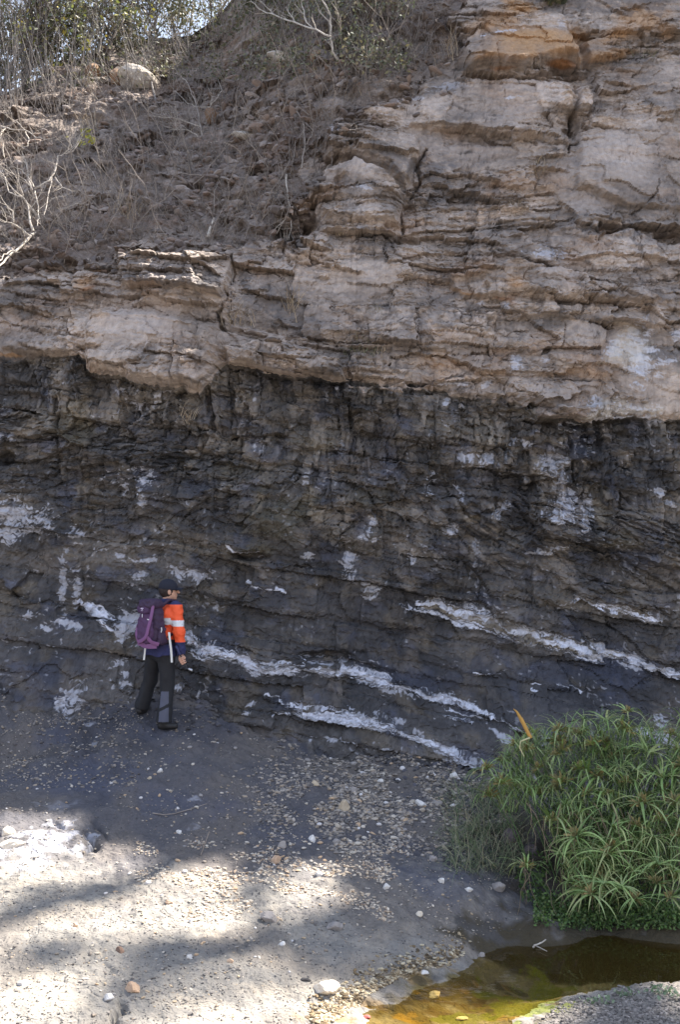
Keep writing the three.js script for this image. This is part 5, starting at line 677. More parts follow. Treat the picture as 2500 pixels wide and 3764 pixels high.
  // the stones that can be counted, by the part of the bank they lie on
  const shapes = []; for (let i = 0; i < 7; i++) shapes.push(boxUV(boulder(200 + i * 3, 1, .06, 1, .55 + .06 * i, .8, 7), .7));
  const tones = [[196, 186, 172], [176, 164, 148], [150, 144, 140], [206, 200, 196], [188, 160, 130], [136, 126, 116]].map((c, i) => new THREE.MeshStandardMaterial({ map: grainTex(40 + i, rgb(c[0] - 26, c[1] - 26, c[2] - 26), rgb(min(255, c[0] + 16), min(255, c[1] + 16), min(255, c[2] + 16))), roughness: .92 }));
  const ZONES = [['gravel', 'angular pale stone in the gravel fan between person and sedge', 'pale stones of the gravel fan', 130, (R) => [1420 + (R() + R() - 1) * 330, 2930 + (R() + R() - 1) * 190], 7, 17], ['upper', 'pale pebble on the shaded blue grey mud left of the gravel', 'pebbles on the shaded mud', 60, (R) => [R() * 1000, 2700 + R() * 300], 6, 10], ['sun', 'cream pebble scattered on the sunlit mud of the lower bank', 'pebbles on the sunlit mud', 70, (R) => [R() * 1150, 3060 + R() * 620], 6, 12], ['edge', 'warm tan pebble in the strip along the sunlit edge', 'pebbles along the sunlit edge', 36, (R) => [880 + R() * 320, 3120 + (R() - .5) * 90 + 80 * R()], 7, 14]];
  let q = 0; const made = [];
  for (const [, label, group, n, pos, s0, s1] of ZONES) { const R = rng(500 + q++); for (let i = 0; i < n; i++) { const [px, py] = pos(R), p = ground(px, py); if (p.y < -1.44) continue; const k = -p.z / FPX, big = R() * R(), s = lerp(s0, s1, big) * k, ti = group.includes('edge') ? (R() < .6 ? 4 : 0) : floor(R() * 6), o = solo('stone', shapes[floor(R() * 7)], tones[ti], '', 'stone', group);
      const tone = ['pale cream', 'buff', 'grey', 'whitish', 'orange tan', 'dark grey'][ti], size = big > .45 ? 'large' : big > .15 ? 'medium' : 'small', col5 = px < 350 ? 'near left edge' : px < 700 ? 'below the person' : px < 1050 ? 'left of gravel' : px < 1350 ? 'in left gravel' : px < 1620 ? 'in right gravel' : 'next to sedge', row = py < 2830 ? 'high up' : py < 2960 ? 'in shade' : py < 3100 ? 'above sunlit edge' : py < 3300 ? 'inside sunlit edge' : py < 3500 ? 'midway down' : 'low down';
      o.userData.label = `${size} ${tone} stone ${col5}, ${row}`; made.push([px, o]); o.scale.set(s * (1 + .4 * R()), s * (.7 + .4 * R()), s); o.position.set(p.x, groundAt(p) + s * .1, p.z); o.rotation.set((R() - .5) * .3, R() * 6.28, (R() - .5) * .3); } }
  { const by = {}; made.sort((a, b) => a[0] - b[0]).forEach(([, o]) => (by[o.userData.label] ??= []).push(o)); for (const k in by) if (by[k].length > 1) by[k].forEach((o, i) => { o.userData.label += i === 0 ? ', leftmost such' : `, ${ORD[i + 1] ?? 'far'} such from left`; }); }
  // gravel and shale crumbs past counting
  const small = []; for (let i = 0; i < 3; i++) small.push(boulder(300 + i * 5, 0, .1, 1, .6, .8, 5));
  const mk = (name, label, n, seed, place, cols, s0, s1) => { const R = rng(seed), pts = []; let guard = 0; while (pts.length < n && guard++ < n * 6) { const a = place(R); if (!a) continue; pts.push(a); } const per = [[], [], []]; pts.forEach((p) => per[floor(R() * 3)].push(p)); const holder = thing(name, label, 'gravel'); holder.userData.kind = 'stuff';
    per.forEach((L, j) => { const im = new THREE.InstancedMesh(small[j], new THREE.MeshStandardMaterial({ roughness: .93, flatShading: true }), L.length), d = new THREE.Object3D(), c = new THREE.Color(); im.name = 'pebbles'; im.castShadow = im.receiveShadow = true; L.forEach((p, i) => { const s = lerp(s0, s1, pow(R(), 2.2)) * (p.k ?? 1); d.position.set(p.x, groundAt(p) + s * .06, p.z); d.rotation.set((R() - .5) * .6, R() * 6.3, (R() - .5) * .6); d.scale.set(s * (1 + .5 * R()), s * (.6 + .5 * R()), s); d.updateMatrix(); im.setMatrixAt(i, d.matrix); const t = cols[floor(R() * cols.length)], m = .8 + .4 * R(); im.setColorAt(i, c.setRGB(t[0] * m, t[1] * m, t[2] * m)); }); im.userData.kind = 'stuff'; holder.add(im); }); };
  const hit = (px, py) => { const r = ray(px, py), t0 = 5; let t = t0; for (let k = 0; k < 140; k++) { const y = EYE + r.y * t, b = bankBase(r.x * t, r.z * t); if (y - b < .004) break; t += (y - b) * 1.6; if (t > 13.8) return null; } const p = V(r.x * t, EYE + r.y * t, r.z * t); return p.y < -1.46 ? null : p; };
  const GP = [rgb(142, 133, 124), rgb(124, 117, 111), rgb(166, 156, 145), rgb(104, 99, 96), rgb(150, 136, 120)];
  mk('gravel', 'dense pale gravel spilling down the bank between the person and the sedge', 11000, 21, (R) => { const p = hit(1400 + (R() + R() - 1) * 520, 2900 + (R() + R() - 1) * 280); if (!p || n2(p.x * 2, p.z * 2) < -.35 + .3 * R()) return null; return p; }, GP, .005, .033);
  mk('scattered_pebbles', 'small pebbles strewn thinly over the whole bank', 4200, 22, (R) => { const p = hit(R() * 1900 - 60, 2620 + R() * 1140); if (!p || n2(p.x * 1.4 + 3, p.z * 1.9) < -.1 + .6 * (R() - .5)) return null; return p; }, [...GP, ...GP, rgb(176, 156, 130), rgb(190, 178, 162)], .005, .019);
  mk('sunlit_grit', 'warm coloured grit gathered along the sunlit edge of the bank', 2200, 23, (R) => { const p = hit(500 + R() * 1000, 3080 + R() * 300 + (R() - .5) * 60); if (!p || n2(p.x * 2.3 + 9, p.z * 2.6) < .05) return null; return p; }, [rgb(190, 172, 150), rgb(200, 188, 170), rgb(170, 158, 144), rgb(160, 140, 120)], .008, .024);
  mk('shale_chips', 'dark shale chips lying on the pale mud', 2600, 24, (R) => { const p = hit(R() * 1700, 3000 + R() * 764); return p && n2(p.x * 2.1, p.z * 2.4) > -.3 + .5 * R() ? p : null; }, [rgb(84, 81, 80), rgb(98, 94, 92), rgb(70, 68, 68)], .003, .011);
  mk('waterline_gravel', 'wet brown gravel along the edge of the yellow water', 2200, 25, (R) => { const t = R(); return hit(1150 + t * 560 + (R() - .5) * 60, 3764 - t * 200 + (R() + R() + R() - 1.5) * 110); }, [rgb(120, 102, 76), rgb(150, 134, 108), rgb(92, 80, 64), rgb(176, 164, 140)], .006, .026);
  mk('sandbar_crumbs', 'grey crumbly soil and pebbles on the bar at the lower right', 2600, 26, (R) => { const p = hit(1950 + R() * 560, 3600 + R() * 164); return p && p.y > -1.46 ? p : null; }, [rgb(120, 114, 108), rgb(140, 132, 126), rgb(96, 90, 86)], .005, .02);
  mk('mud_grit', 'fine grit worked into the mud of the whole bank', 9000, 29, (R) => hit(R() * 2020 - 60, 2560 + R() * 1200), [rgb(96, 92, 90), rgb(120, 113, 106), rgb(74, 72, 73), rgb(140, 130, 118)], .002, .012);
  mk('foot_talus', 'dark shale rubble heaped along the foot of the cliff', 4200, 28, (R) => { const px = R() * 1850, base = px < 700 ? 2470 + px * .06 : 2510 + (px - 700) * .3; return hit(px, base + (R() * R()) * 190 - 10); }, [rgb(72, 69, 70), rgb(92, 88, 86), rgb(58, 57, 60), rgb(112, 105, 100), rgb(80, 78, 84)], .008, .05);
  mk('slope_clods', 'pale clods and stones lying on the dark shale at the left', 1500, 27, (R) => hit(R() * 520, 2480 + R() * 420), [...GP, rgb(96, 90, 88)], .006, .028);
}

// ------------------------------------------------------------------ the umbrella sedge by the pool
{
  const SED = [rgb(118, 144, 78), rgb(138, 160, 94), rgb(104, 130, 70), rgb(152, 170, 108), rgb(126, 148, 98), rgb(150, 156, 100)], TIP = rgb(168, 158, 110), HEADC = [rgb(132, 122, 80), rgb(116, 110, 72), rgb(146, 128, 84)];
  const mLeaf = new THREE.MeshPhysicalMaterial({ vertexColors: true, roughness: .5, transmission: .22, thickness: 0, side: THREE.DoubleSide }), mStalk = std(70, 92, 50), mHead = vc({ roughness: .9 }), mDry = std(176, 136, 70);
  // one arching bract: folded along the midrib, tapering to a dry tip
  function bract(len, wid, droop, R) {
    const P = [], C = [], I = [], n = 7, d = V(1, .15 + .9 * R(), 0).normalize(), p = V(0, 0, 0), c = SED[floor(R() * SED.length)], m = .8 + .45 * R(), side = (R() - .5) * .5;
    for (let i = 0; i <= n; i++) { const t = i / n, w = wid * pow(sin(PI * min(1, .12 + .88 * (1 - pow(t, 1.7)) * .5 + (1 - t) * .02)), .9) * (t < .1 ? .7 : 1) * (1 - pow(t, 3)); for (const [s, h] of [[-1, .22], [0, 0], [1, .22]]) { P.push(p.x, p.y + h * w, p.z + s * w + side * t * t * len * .4); const q = ss(.82, 1, t); for (let k = 0; k < 3; k++) C.push(lerp(c[k] * m, TIP[k], q)); } p.addScaledVector(d, len / n); d.y -= droop / n * (.7 + t); d.normalize(); if (i < n) { const a = i * 3; I.push(a, a + 1, a + 4, a, a + 4, a + 3, a + 1, a + 2, a + 5, a + 1, a + 5, a + 4); } }
    const g = new THREE.BufferGeometry(); g.setAttribute('position', new THREE.Float32BufferAttribute(P, 3)); g.setAttribute('color', new THREE.Float32BufferAttribute(C, 3)); g.setIndex(I); g.computeVertexNormals(); return g;
  }
  const RB = rng(5), variants = []; for (let i = 0; i < 16; i++) variants.push(bract(1, .018 + .014 * RB(), 1.1 + 2.2 * RB(), RB));
  const headGeo = []; for (let v = 0; v < 4; v++) { const R = rng(60 + v), P = [], C = [], I = []; for (let k = 0; k < 46; k++) { const a = R() * 6.28, e = R() * 1.5 - .2, d = V(cos(a) * cos(e), sin(e), sin(a) * cos(e)), L = .05 + .07 * R(), s = V(-sin(a), 0, cos(a)), c = HEADC[floor(R() * 3)]; for (const [f, w] of [[.1, .0012], [.55, .0025], [.75, .008], [1, .003]]) { const i = P.length / 3; P.push(d.x * L * f + s.x * w, d.y * L * f + w, d.z * L * f + s.z * w, d.x * L * f - s.x * w, d.y * L * f - w, d.z * L * f - s.z * w); const m = .8 + .4 * R(); for (let q = 0; q < 2; q++) C.push(c[0] * m, c[1] * m, c[2] * m); if (f < 1) I.push(i, i + 1, i + 3, i, i + 3, i + 2); } } const g = new THREE.BufferGeometry(); g.setAttribute('position', new THREE.Float32BufferAttribute(P, 3)); g.setAttribute('color', new THREE.Float32BufferAttribute(C, 3)); g.setIndex(I); g.computeVertexNormals(); headGeo.push(g); }
  const clump = thing('sedge_clump', 'large green umbrella sedge with whorled leaves growing beside the pool', 'plant', [2.45, -1, -10.3]), O = clump.position.clone();
  const dep = (py) => lerp(9.72, 10.95, ss(3420, 2600, py));
  // whorl centres read off the photograph, then fillers
  const HEADS = [[1845, 2885, 1.1], [2065, 2880, 1.1], [1940, 2760, .8], [2070, 2760, .9], [2180, 2740, .9], [2055, 2690, .9], [2230, 2650, 1.0], [2300, 2690, 1.1], [2310, 2620, .7], [2385, 2770, 1.2], [2440, 2860, 1.2], [2360, 2960, 1.2], [2240, 2960, .9], [2130, 2990, .8], [2030, 3020, 1.0], [2120, 3080, 1.0], [2235, 3140, .9], [2250, 3115, .8], [2400, 3080, .8], [2420, 3180, .9], [1935, 3190, .9], [2175, 3290, .85], [2330, 3310, .85], [2470, 3300, .8], [2200, 2860, 1.0], [2300, 2880, .9], [2130, 2830, .8], [2480, 2960, 1.1], [2340, 3040, .8], [1980, 2830, .8], [2160, 2920, .8], [2500, 3080, 1], [2520, 2820, 1.1], [1790, 2830, .8], [1890, 2740, .7], [2250, 3040, .9], [2080, 2960, .7], [2150, 2650, .8]];
  const R = rng(17), all = HEADS.map(([x, y, s]) => [x, y, s, 0]);
  let guard = 0; while (all.length < 185 && guard++ < 5000) { const x = 1800 + R() * 780, y = 2660 + R() * 640; const cx = (x - 2260) / 480, cy = (y - 2960) / 350; if (cx * cx + cy * cy > 1 || (x < 2060 && y > 3000) || (x < 1960 && y > 2950)) continue; all.push([x, y, .5 + .45 * R(), -.05 + .5 * R()]); }
  let shown = 0; const restLeaves = [];
  all.forEach(([px, py, s, back], idx) => {
    const tip = at(px, py, dep(py) + back), root = V(lerp(tip.x, 2.6, .55) + (R() - .5) * .5, 0, lerp(tip.z, -10.45, .6) + (R() - .5) * .35); root.y = bankBase(root.x, root.z) - .05;
    if (tip.y < root.y + .2) root.y = tip.y - .3;
    const mid = root.clone().lerp(tip, .55).add(V((tip.x - root.x) * -.14, .12, 0)), curve = new THREE.QuadraticBezierCurve3(root.sub(O), mid.sub(O), tip.clone().sub(O)), st = part('stalk', limb(curve.getPoints(8), .0065, .0045, 5), mStalk, clump);
    const c = tip.clone().sub(O), lean = curve.getTangent(1), n = floor(13 + 10 * R()), q0 = new THREE.Quaternion().setFromUnitVectors(V(0, 1, 0), lean.lerp(V(0, 1, 0), .72).add(V((R() - .5) * .8, 0, (R() - .5) * .6)).normalize());
    for (let k = 0; k < n; k++) {
      const m = new THREE.Object3D(), ang = k / n * 6.283 + (R() - .5) * 1.1, L = (.2 + .26 * R()) * s; m.quaternion.copy(q0).multiply(new THREE.Quaternion().setFromAxisAngle(V(0, 1, 0), ang)); m.position.copy(c); m.scale.set(L, L, L * (.8 + .3 * R())); m.updateMatrix();
      const g = variants[floor(R() * 16)];
      if (idx < 20 && shown < 300) { const l = part('leaf', g, mLeaf, st); l.applyMatrix4(m.matrix); shown++; } else restLeaves.push(g.clone().applyMatrix4(m.matrix));
    }
    if (idx < 34 && R() < .6 || R() < .25) { const h = part('flower_head', headGeo[floor(R() * 4)], mHead, st); h.position.copy(c).add(V(0, .015, 0)); h.quaternion.copy(q0); h.scale.setScalar((.75 + .35 * R()) * s); }
  });
  part('leaves', mergeGeometries(restLeaves), mLeaf, clump, true);
  // loose grassy leaves filling the mound
  const fl = []; for (let k = 0; k < 2600; k++) { const x = 1830 + R() * 740, y = 2680 + R() * 600, cx = (x - 2240) / 430, cy = (y - 2960) / 320; if (cx * cx + cy * cy > 1 || (x < 2060 && y > 2990)) continue; fl.push(at(x, y, dep(y) + .1 + .5 * R()).sub(O)); }
  part('grassy_leaf', blades(fl, .34, .006, R, 1.5, SED, V(0, .9, .35)), mLeaf, clump, true);
  // dead hanging stems inside the clump
  const ds = []; for (let k = 0; k < 46; k++) { const a = at(1880 + R() * 600, 2950 + R() * 280, 10.2 + .3 * R()), b = a.clone().add(V((R() - .5) * .5, -.25 - .3 * R(), .1 + .2 * R())); ds.push(limb(wiggle(a.sub(O), b.sub(O), 4, .05, R), .004, .002, 4)); } part('dead_stem', mergeGeometries(ds), std(120, 104, 84), clump, true);
  // the dry spike standing out above the clump
  const sp = thing('dry_flower_spike', 'single orange brown dry spike on a dark stalk standing above the left of the sedge', 'plant', at(2020, 2850, 10.6).toArray()), so = sp.position;
  part('stalk', limb([at(2020, 2850, 10.6), at(1985, 2770, 10.6), at(1952, 2712, 10.6)].map((p) => p.sub(so)), .007, .005, 6), std(54, 60, 40), sp);
  const q = [at(1952, 2712, 10.6), at(1940, 2690, 10.6), at(1928, 2665, 10.6), at(1915, 2640, 10.6), at(1900, 2615, 10.6), at(1888, 2605, 10.6)].map((p) => p.sub(so)), lg = new THREE.Group();
  part('bract', limb(q.slice(0, 4), .018, .02, 7), mDry, sp); part('bract', limb(q.slice(3), .017, .002, 6), mDry, sp);
  part('dead_leaf', limb([at(1948, 2712, 10.58), at(1915, 2725, 10.55), at(1912, 2750, 10.54), at(1928, 2780, 10.53)].map((p) => p.sub(so)), .009, .004, 4), std(186, 180, 140), sp);
  // fine grass at the left of the clump
  const gl = []; for (let k = 0; k < 1700; k++) { const p = ground(1650 + R() * 280 + (R() - .5) * 60, 2890 + R() * 330); gl.push(p); }
  const fineOK = gl.filter((p) => { const [px, py] = toPx(p); return px > 1630 + .3 * abs(py - 3060) * (py > 3060 ? .8 : .3); });
  solo('fine_grass', blades(fineOK, .36, .0034, R, 1.1, [rgb(104, 116, 82), rgb(124, 126, 98), rgb(142, 134, 110), rgb(88, 100, 72)], V(-.35, .42, .3)), M_GRASS, 'fine dull green grass sprawling at the left foot of the sedge', 'grass', null, 'stuff');
  for (const [px, py, n, len, label] of [[1770, 3060, 26, .42, 'loose tuft of pale tipped grass leaning left out of the sedge'], [1720, 3130, 22, .36, 'small pale tuft below the loose tuft at the left of the sedge'], [1790, 3190, 24, .34, 'lowest grey green tuft hanging on the bank left of the sedge']]) { const c = ground(px, py), pts = []; for (let k = 0; k < n; k++) pts.push(V((R() - .5) * .22, .02, (R() - .5) * .16)); const t = thing('grass_tuft', label, 'grass', c.toArray()); part('blade', blades(pts, len, .006, R, 1.1, [rgb(110, 122, 84), rgb(146, 140, 108), rgb(90, 106, 70)], V(-.7, .6, .4)), M_GRASS, t, true); }
  // creeping herb along the water
  const hp = []; for (let k = 0; k < 5200; k++) { const px = 1960 + R() * 620, py = 3330 + R() * 85 - (px < 2050 ? 20 : 0); const p = ground(px, py); const top = .05 + .12 * R(); p.y = max(p.y, -1.5) + top * R(); p.z += .08 * R(); hp.push(p); }
  solo('creeping_herb', leafGeo(hp, .027, .021, [rgb(84, 116, 52), rgb(100, 132, 62), rgb(70, 100, 46), rgb(112, 130, 76)], R), leafy(), 'bright green creeping herb along the edge of the dark water', 'herb', null, 'stuff');
  const hp2 = []; for (let k = 0; k < 1500; k++) { const px = 1880 + R() * 640, py = 3150 + R() * 190; const p = ground(px, py); if (n2(p.x * 3, p.z * 3) < 0) continue; p.y += .03 + .08 * R(); hp2.push(p); }
  solo('undergrowth', leafGeo(hp2, .038, .028, [rgb(70, 96, 44), rgb(86, 112, 50)], R), leafy(), 'darker small leafed growth under the sedge', 'herb', null, 'stuff');
  // grey green seedlings on the bar and a curled dead root on the wet mud
  for (const [px, py, n, label] of [[2480 - 280, 3690, 34, 'pale seedling cluster at the left tip of the bar'], [2310, 3668, 30, 'seedlings on the back edge of the bar, middle'], [2420, 3655, 44, 'largest seedling cluster on the bar, right of the middle'], [2485, 3675, 24, 'seedlings at the right end of the bar']]) { const c = ground(px, py), pts = []; for (let k = 0; k < n; k++) pts.push(V((R() + R() - 1) * .13, .015 + .05 * R(), (R() + R() - 1) * .07)); const t = thing('seedling_patch', label, 'plant', c.toArray()); part('leaf', leafGeo(pts, .032, .022, [rgb(126, 146, 116), rgb(148, 162, 132), rgb(108, 132, 92)], R), M_LEAF, t, true); }
  { const c = ground(1965, 3475), P = [[1962, 3525], [1966, 3500], [1978, 3488], [1995, 3472], [2008, 3462]].map(([a, b]) => { const p = ground(a, b); p.y = max(p.y, -1.5) + .02; return p.sub(c); }); const t = thing('dead_root', 'pale curled root on the dark wet mud at the pool edge', 'root', c.toArray()); part('stem', limb(P, .01, .006, 5), M_PALE_SUNBARK, t); part('fork', limb([P[1], P[0].clone().add(V(.06, 0, .02)), P[0].clone().add(V(.1, 0, .1))], .006, .003, 4), M_PALE_SUNBARK, t); }
  { const c = ground(700, 2985), P = [[560, 3000], [600, 3006], [640, 3002], [700, 2985], [760, 2965]].map(([a, b]) => ground(a, b).add(V(0, .03, 0)).sub(c)); const t = thing('dry_twig', 'thin dry twig lying across the edge of the shade, left of centre', 'twig', c.toArray()); part('stem', limb(P, .006, .004, 5), M_TWIG, t); }
  { const c = ground(745, 3120), P = [[738, 3150], [748, 3110], [756, 3085], [762, 3075]].map(([a, b], i) => ground(738, 3150).add(V(i * .025, .02 + i * .07, 0)).sub(c)); const t = thing('dry_twig', 'upright dry weed stalk at the sunlit edge, centre', 'twig', c.toArray()); part('stem', limb(P, .004, .003, 4), M_TWIG, t); part('fork', limb([P[1], P[2].clone().add(V(-.05, 0, .02))], .003, .002, 4), M_TWIG, t); }
}

// ------------------------------------------------------------------ the person, the pack on their back and the hammer in their hand
{
  const FOOT = ground(603, 2690); FOOT.y = bankY(FOOT.x, FOOT.z);
  const f = V(.55, 0, -.835).normalize(), r = V(.835, 0, .55).normalize(), hf = V(.93, .06, -.36).normalize(), hr = V(.36, 0, .93).normalize();
  const lf = ground(520, 2630).sub(FOOT); lf.y = bankY(lf.x + FOOT.x, lf.z + FOOT.z) - FOOT.y;
  const person = thing('person', 'person in orange and navy work jacket, black trousers and cap, walking along the cliff foot', 'person', FOOT.toArray());
  const sm = (a, b, k) => { const h = clamp(.5 + .5 * (b - a) / k); return lerp(b, a, h) - k * h * (1 - h); };
  const cap = (p, a, b, ra, rb) => { const ex = b.x - a.x, ey = b.y - a.y, ez = b.z - a.z, t = clamp(((p.x - a.x) * ex + (p.y - a.y) * ey + (p.z - a.z) * ez) / (ex * ex + ey * ey + ez * ez)); return hypot(p.x - a.x - ex * t, p.y - a.y - ey * t, p.z - a.z - ez * t) - lerp(ra, rb, t); };
  const ell = (p, c, ax, bx, cx, A, B, C) => { const d = V(p.x - c.x, p.y - c.y, p.z - c.z), q = hypot(d.dot(ax) / A, d.dot(bx) / B, d.dot(cx) / C); return (q - 1) * min(A, B, C); };
  const UP = V(0, 1, 0);
  function mesh(field, lo, hi, cell) {
    const c = lo.clone().add(hi).multiplyScalar(.5), e = max(hi.x - lo.x, hi.y - lo.y, hi.z - lo.z) / 2 + cell * 2, n = Math.ceil(2 * e / cell), M = new MarchingCubes(n, new THREE.MeshBasicMaterial(), false, false, 260000), half = n / 2, p = V(0, 0, 0);
    for (let k = 0; k < n; k++) { p.z = c.z + (k - half) / half * e; for (let j = 0; j < n; j++) { p.y = c.y + (j - half) / half * e; for (let i = 0; i < n; i++) { p.x = c.x + (i - half) / half * e; M.field[i + j * n + k * n * n] = (p.x < lo.x - cell * 2 || p.x > hi.x + cell * 2 || p.y < lo.y - cell * 2 || p.y > hi.y + cell * 2 || p.z < lo.z - cell * 2 || p.z > hi.z + cell * 2) ? -1 : -field(p); } } }
    M.isolation = 0; M.update();
    const P = new Float32Array(M.count * 3); for (let i = 0; i < M.count; i++) { P[i * 3] = c.x + M.positionArray[i * 3] * e; P[i * 3 + 1] = c.y + M.positionArray[i * 3 + 1] * e; P[i * 3 + 2] = c.z + M.positionArray[i * 3 + 2] * e; }
    let g = new THREE.BufferGeometry(); g.setAttribute('position', new THREE.BufferAttribute(P, 3)); g = mergeVertices(g, cell * .02); 
    const I = g.index.array, J = []; for (let i = 0; i < I.length; i += 3) if (I[i] !== I[i + 1] && I[i] !== I[i + 2] && I[i + 1] !== I[i + 2]) J.push(I[i], I[i + 1], I[i + 2]); g.setIndex(J); g.computeVertexNormals(); return g;
  }
  function split(g, key) { const P = g.attributes.position, N = g.attributes.normal, I = g.index.array, out = {}; for (let i = 0; i < I.length; i += 3) { const c = V(0, 0, 0); for (let k = 0; k < 3; k++) c.add(V(P.getX(I[i + k]), P.getY(I[i + k]), P.getZ(I[i + k]))); c.multiplyScalar(1 / 3); (out[key(c)] ??= []).push(I[i], I[i + 1], I[i + 2]); } const res = {}; for (const k in out) { const map = new Map(), p = [], n = [], id = out[k].map((v) => { let w = map.get(v); if (w === undefined) { w = p.length / 3; map.set(v, w); p.push(P.getX(v), P.getY(v), P.getZ(v)); n.push(N.getX(v), N.getY(v), N.getZ(v)); } return w; }); const q = new THREE.BufferGeometry(); q.setAttribute('position', new THREE.Float32BufferAttribute(p, 3)); q.setAttribute('normal', new THREE.Float32BufferAttribute(n, 3)); q.setIndex(id); res[k] = q; } return res; }
  const on = (c, a, b, d) => c.clone().addScaledVector(r, a).addScaledVector(UP, b).addScaledVector(f, d);
  // joints
  const hip = V(-.05, .86, 0), hR = on(hip, .09, 0, 0), hL = on(hip, -.09, 0, 0), aR = V(.0, .1, .03), aL = lf.clone().add(V(.0, .1, 0)), kR = hR.clone().lerp(aR, .5).addScaledVector(f, .035), kL = hL.clone().lerp(aL, .5).addScaledVector(f, .04);
  const waist = V(-.05, 1.02, 0), chest = V(-.02, 1.26, 0).addScaledVector(f, .02), neck = V(.0, 1.41, -.01).addScaledVector(f, .02), sR = on(V(-.015, 1.365, 0), .17, 0, .01), sL = on(V(-.015, 1.365, 0), -.17, 0, .01), eR = V(.178, 1.09, .13), wR = V(.2, .855, .1), eL = on(sL, -.04, -.27, .02), wL = on(eL, .08, -.05, .22);
  const H = V(.035, 1.55, -.03), hd = (a, b, c) => H.clone().addScaledVector(hr, a).addScaledVector(UP, b).addScaledVector(hf, c);
  // body under the clothes, head and neck modelled finer
  const trunk = (p) => { let d = cap(p, on(chest, -.07, .02, 0), on(chest, .07, .02, 0), .105, .105); d = sm(d, cap(p, waist, chest, .1, .105), .06); d = sm(d, cap(p, on(hip, -.06, 0, 0), on(hip, .06, 0, 0), .095, .095), .07); return d; };
  const body = (p) => { let d = trunk(p); for (const [a, b, c, R1, R2, R3] of [[sR, eR, wR, .046, .036, .026], [sL, eL, wL, .046, .036, .026], [hR, kR, aR, .078, .052, .036], [hL, kL, aL, .078, .052, .036]]) { d = sm(d, cap(p, a, b, R1, R2), .04); d = sm(d, cap(p, b, c, R2, R3), .02); } d = sm(d, cap(p, on(neck, 0, -.06, 0), hd(0, -.07, -.02), .055, .048), .03); return d; };
  const gBody = mesh(body, V(-.55, min(-.05, lf.y - .02), -.7), V(.4, 1.47, .4), .013);
  const head = (p) => {
    let d = ell(p, hd(0, .025, -.012), hr, UP, hf, .074, .1, .092); d = sm(d, ell(p, hd(0, -.045, .025), hr, UP, hf, .056, .062, .062), .035);
    d = sm(d, ell(p, hd(0, -.088, .062), hr, UP, hf, .024, .02, .022), .03);                       // chin
    d = sm(d, cap(p, hd(0, .012, .086), hd(0, -.026, .112), .009, .014), .016);                     // nose
    d = sm(d, cap(p, hd(-.02, -.056, .082), hd(.02, -.056, .082), .008, .008), .012);               // mouth
    d = sm(d, cap(p, hd(-.035, .03, .078), hd(.035, .03, .078), .011, .011), .014);                 // brow
    for (const s of [-1, 1]) { d = max(d, -(ell(p, hd(s * .031, .006, .096), hr, UP, hf, .016, .01, .014))); d = min(d, ell(p, hd(s * .031, .006, .076), hr, UP, hf, .013, .011, .012)); d = sm(d, ell(p, hd(s * .076, -.012, -.012), hr, UP, hf, .011, .032, .02), .008); }
    return sm(d, cap(p, on(neck, 0, -.05, 0), hd(0, -.08, -.02), .056, .05), .03);
  };
  const gHead = mesh(head, V(-.1, 1.36, -.17), V(.18, 1.68, .11), .0045);
  // right hand closed round the hammer shaft, its own finer grid
  const shaftA = V(.145, .945, .155), shaftB = V(.268, .69, .135), ax = shaftB.clone().sub(shaftA).normalize(), hc = V(.2, .775, .125), gripC = shaftA.clone().addScaledVector(ax, hc.clone().sub(shaftA).dot(ax)), out = V(0, 0, 1).addScaledVector(ax, -ax.z).normalize(), sd = ax.clone().cross(out).normalize();
  const around = (a, l, rad) => gripC.clone().addScaledVector(ax, l).addScaledVector(out, rad * cos(a)).addScaledVector(sd, rad * sin(a));
  const fingers = []; for (let i = 0; i < 4; i++) { const l = -.03 + i * .021, L = [.9, 1, .96, .8][i]; fingers.push([around(1.9, l, .03), around(.9, l, .031 * L + .003)], [around(.9, l, .031 * L + .003), around(-.3, l, .028)], [around(-.3, l, .028), around(-1.35 * L, l, .024)]); }
  const hand = (p) => { let d = cap(p, wR, around(2.4, -.02, .03), .026, .024); d = sm(d, cap(p, around(2.5, -.028, .028), around(2.5, .03, .028), .02, .019), .015); for (let i = 0; i < 12; i++) { const [a, b] = fingers[i]; d = sm(d, cap(p, a, b, .0095 - (i % 3) * .0006, .009 - (i % 3) * .0006), .006); } let t = cap(p, around(2.8, -.04, .028), around(-2.2, -.03, .034), .012, .0105); t = min(t, cap(p, around(-2.2, -.03, .034), around(-1.2, -.012, .036), .0105, .009)); return sm(d, t, .008); };
  const gHand = mesh(hand, V(.1, .69, .04), V(.29, .9, .22), .0042);
  for (const g of [gBody, gHead, gHand]) g.deleteAttribute('uv');
  const mSkin = std(196, 150, 126, { roughness: .6 });
  part('body', mergeGeometries([gBody, gHead, gHand]), mSkin, person);
  const mNavy = std(44, 46, 84, { roughness: .85 }), mOrange = std(240, 92, 46, { roughness: .7 }), mTape = std(214, 216, 220, { roughness: .4 }), mBlack = std(33, 33, 37, { roughness: .8 }), mPanel = std(82, 84, 98, { roughness: .8 }), mCap = std(30, 32, 44, { roughness: .9 }), mHair = std(44, 32, 28, { roughness: .7 });
  // jacket
  const wr = (p, s) => .009 * n2(p.x * 12 + p.z * 9, p.y * 15 + s) + .005 * (1 - abs(n2(p.x * 16 + s + p.z * 12, p.y * 22 + p.x * 20))) + .004 * n2(p.x * 30 + s, p.y * 34 + p.z * 22);
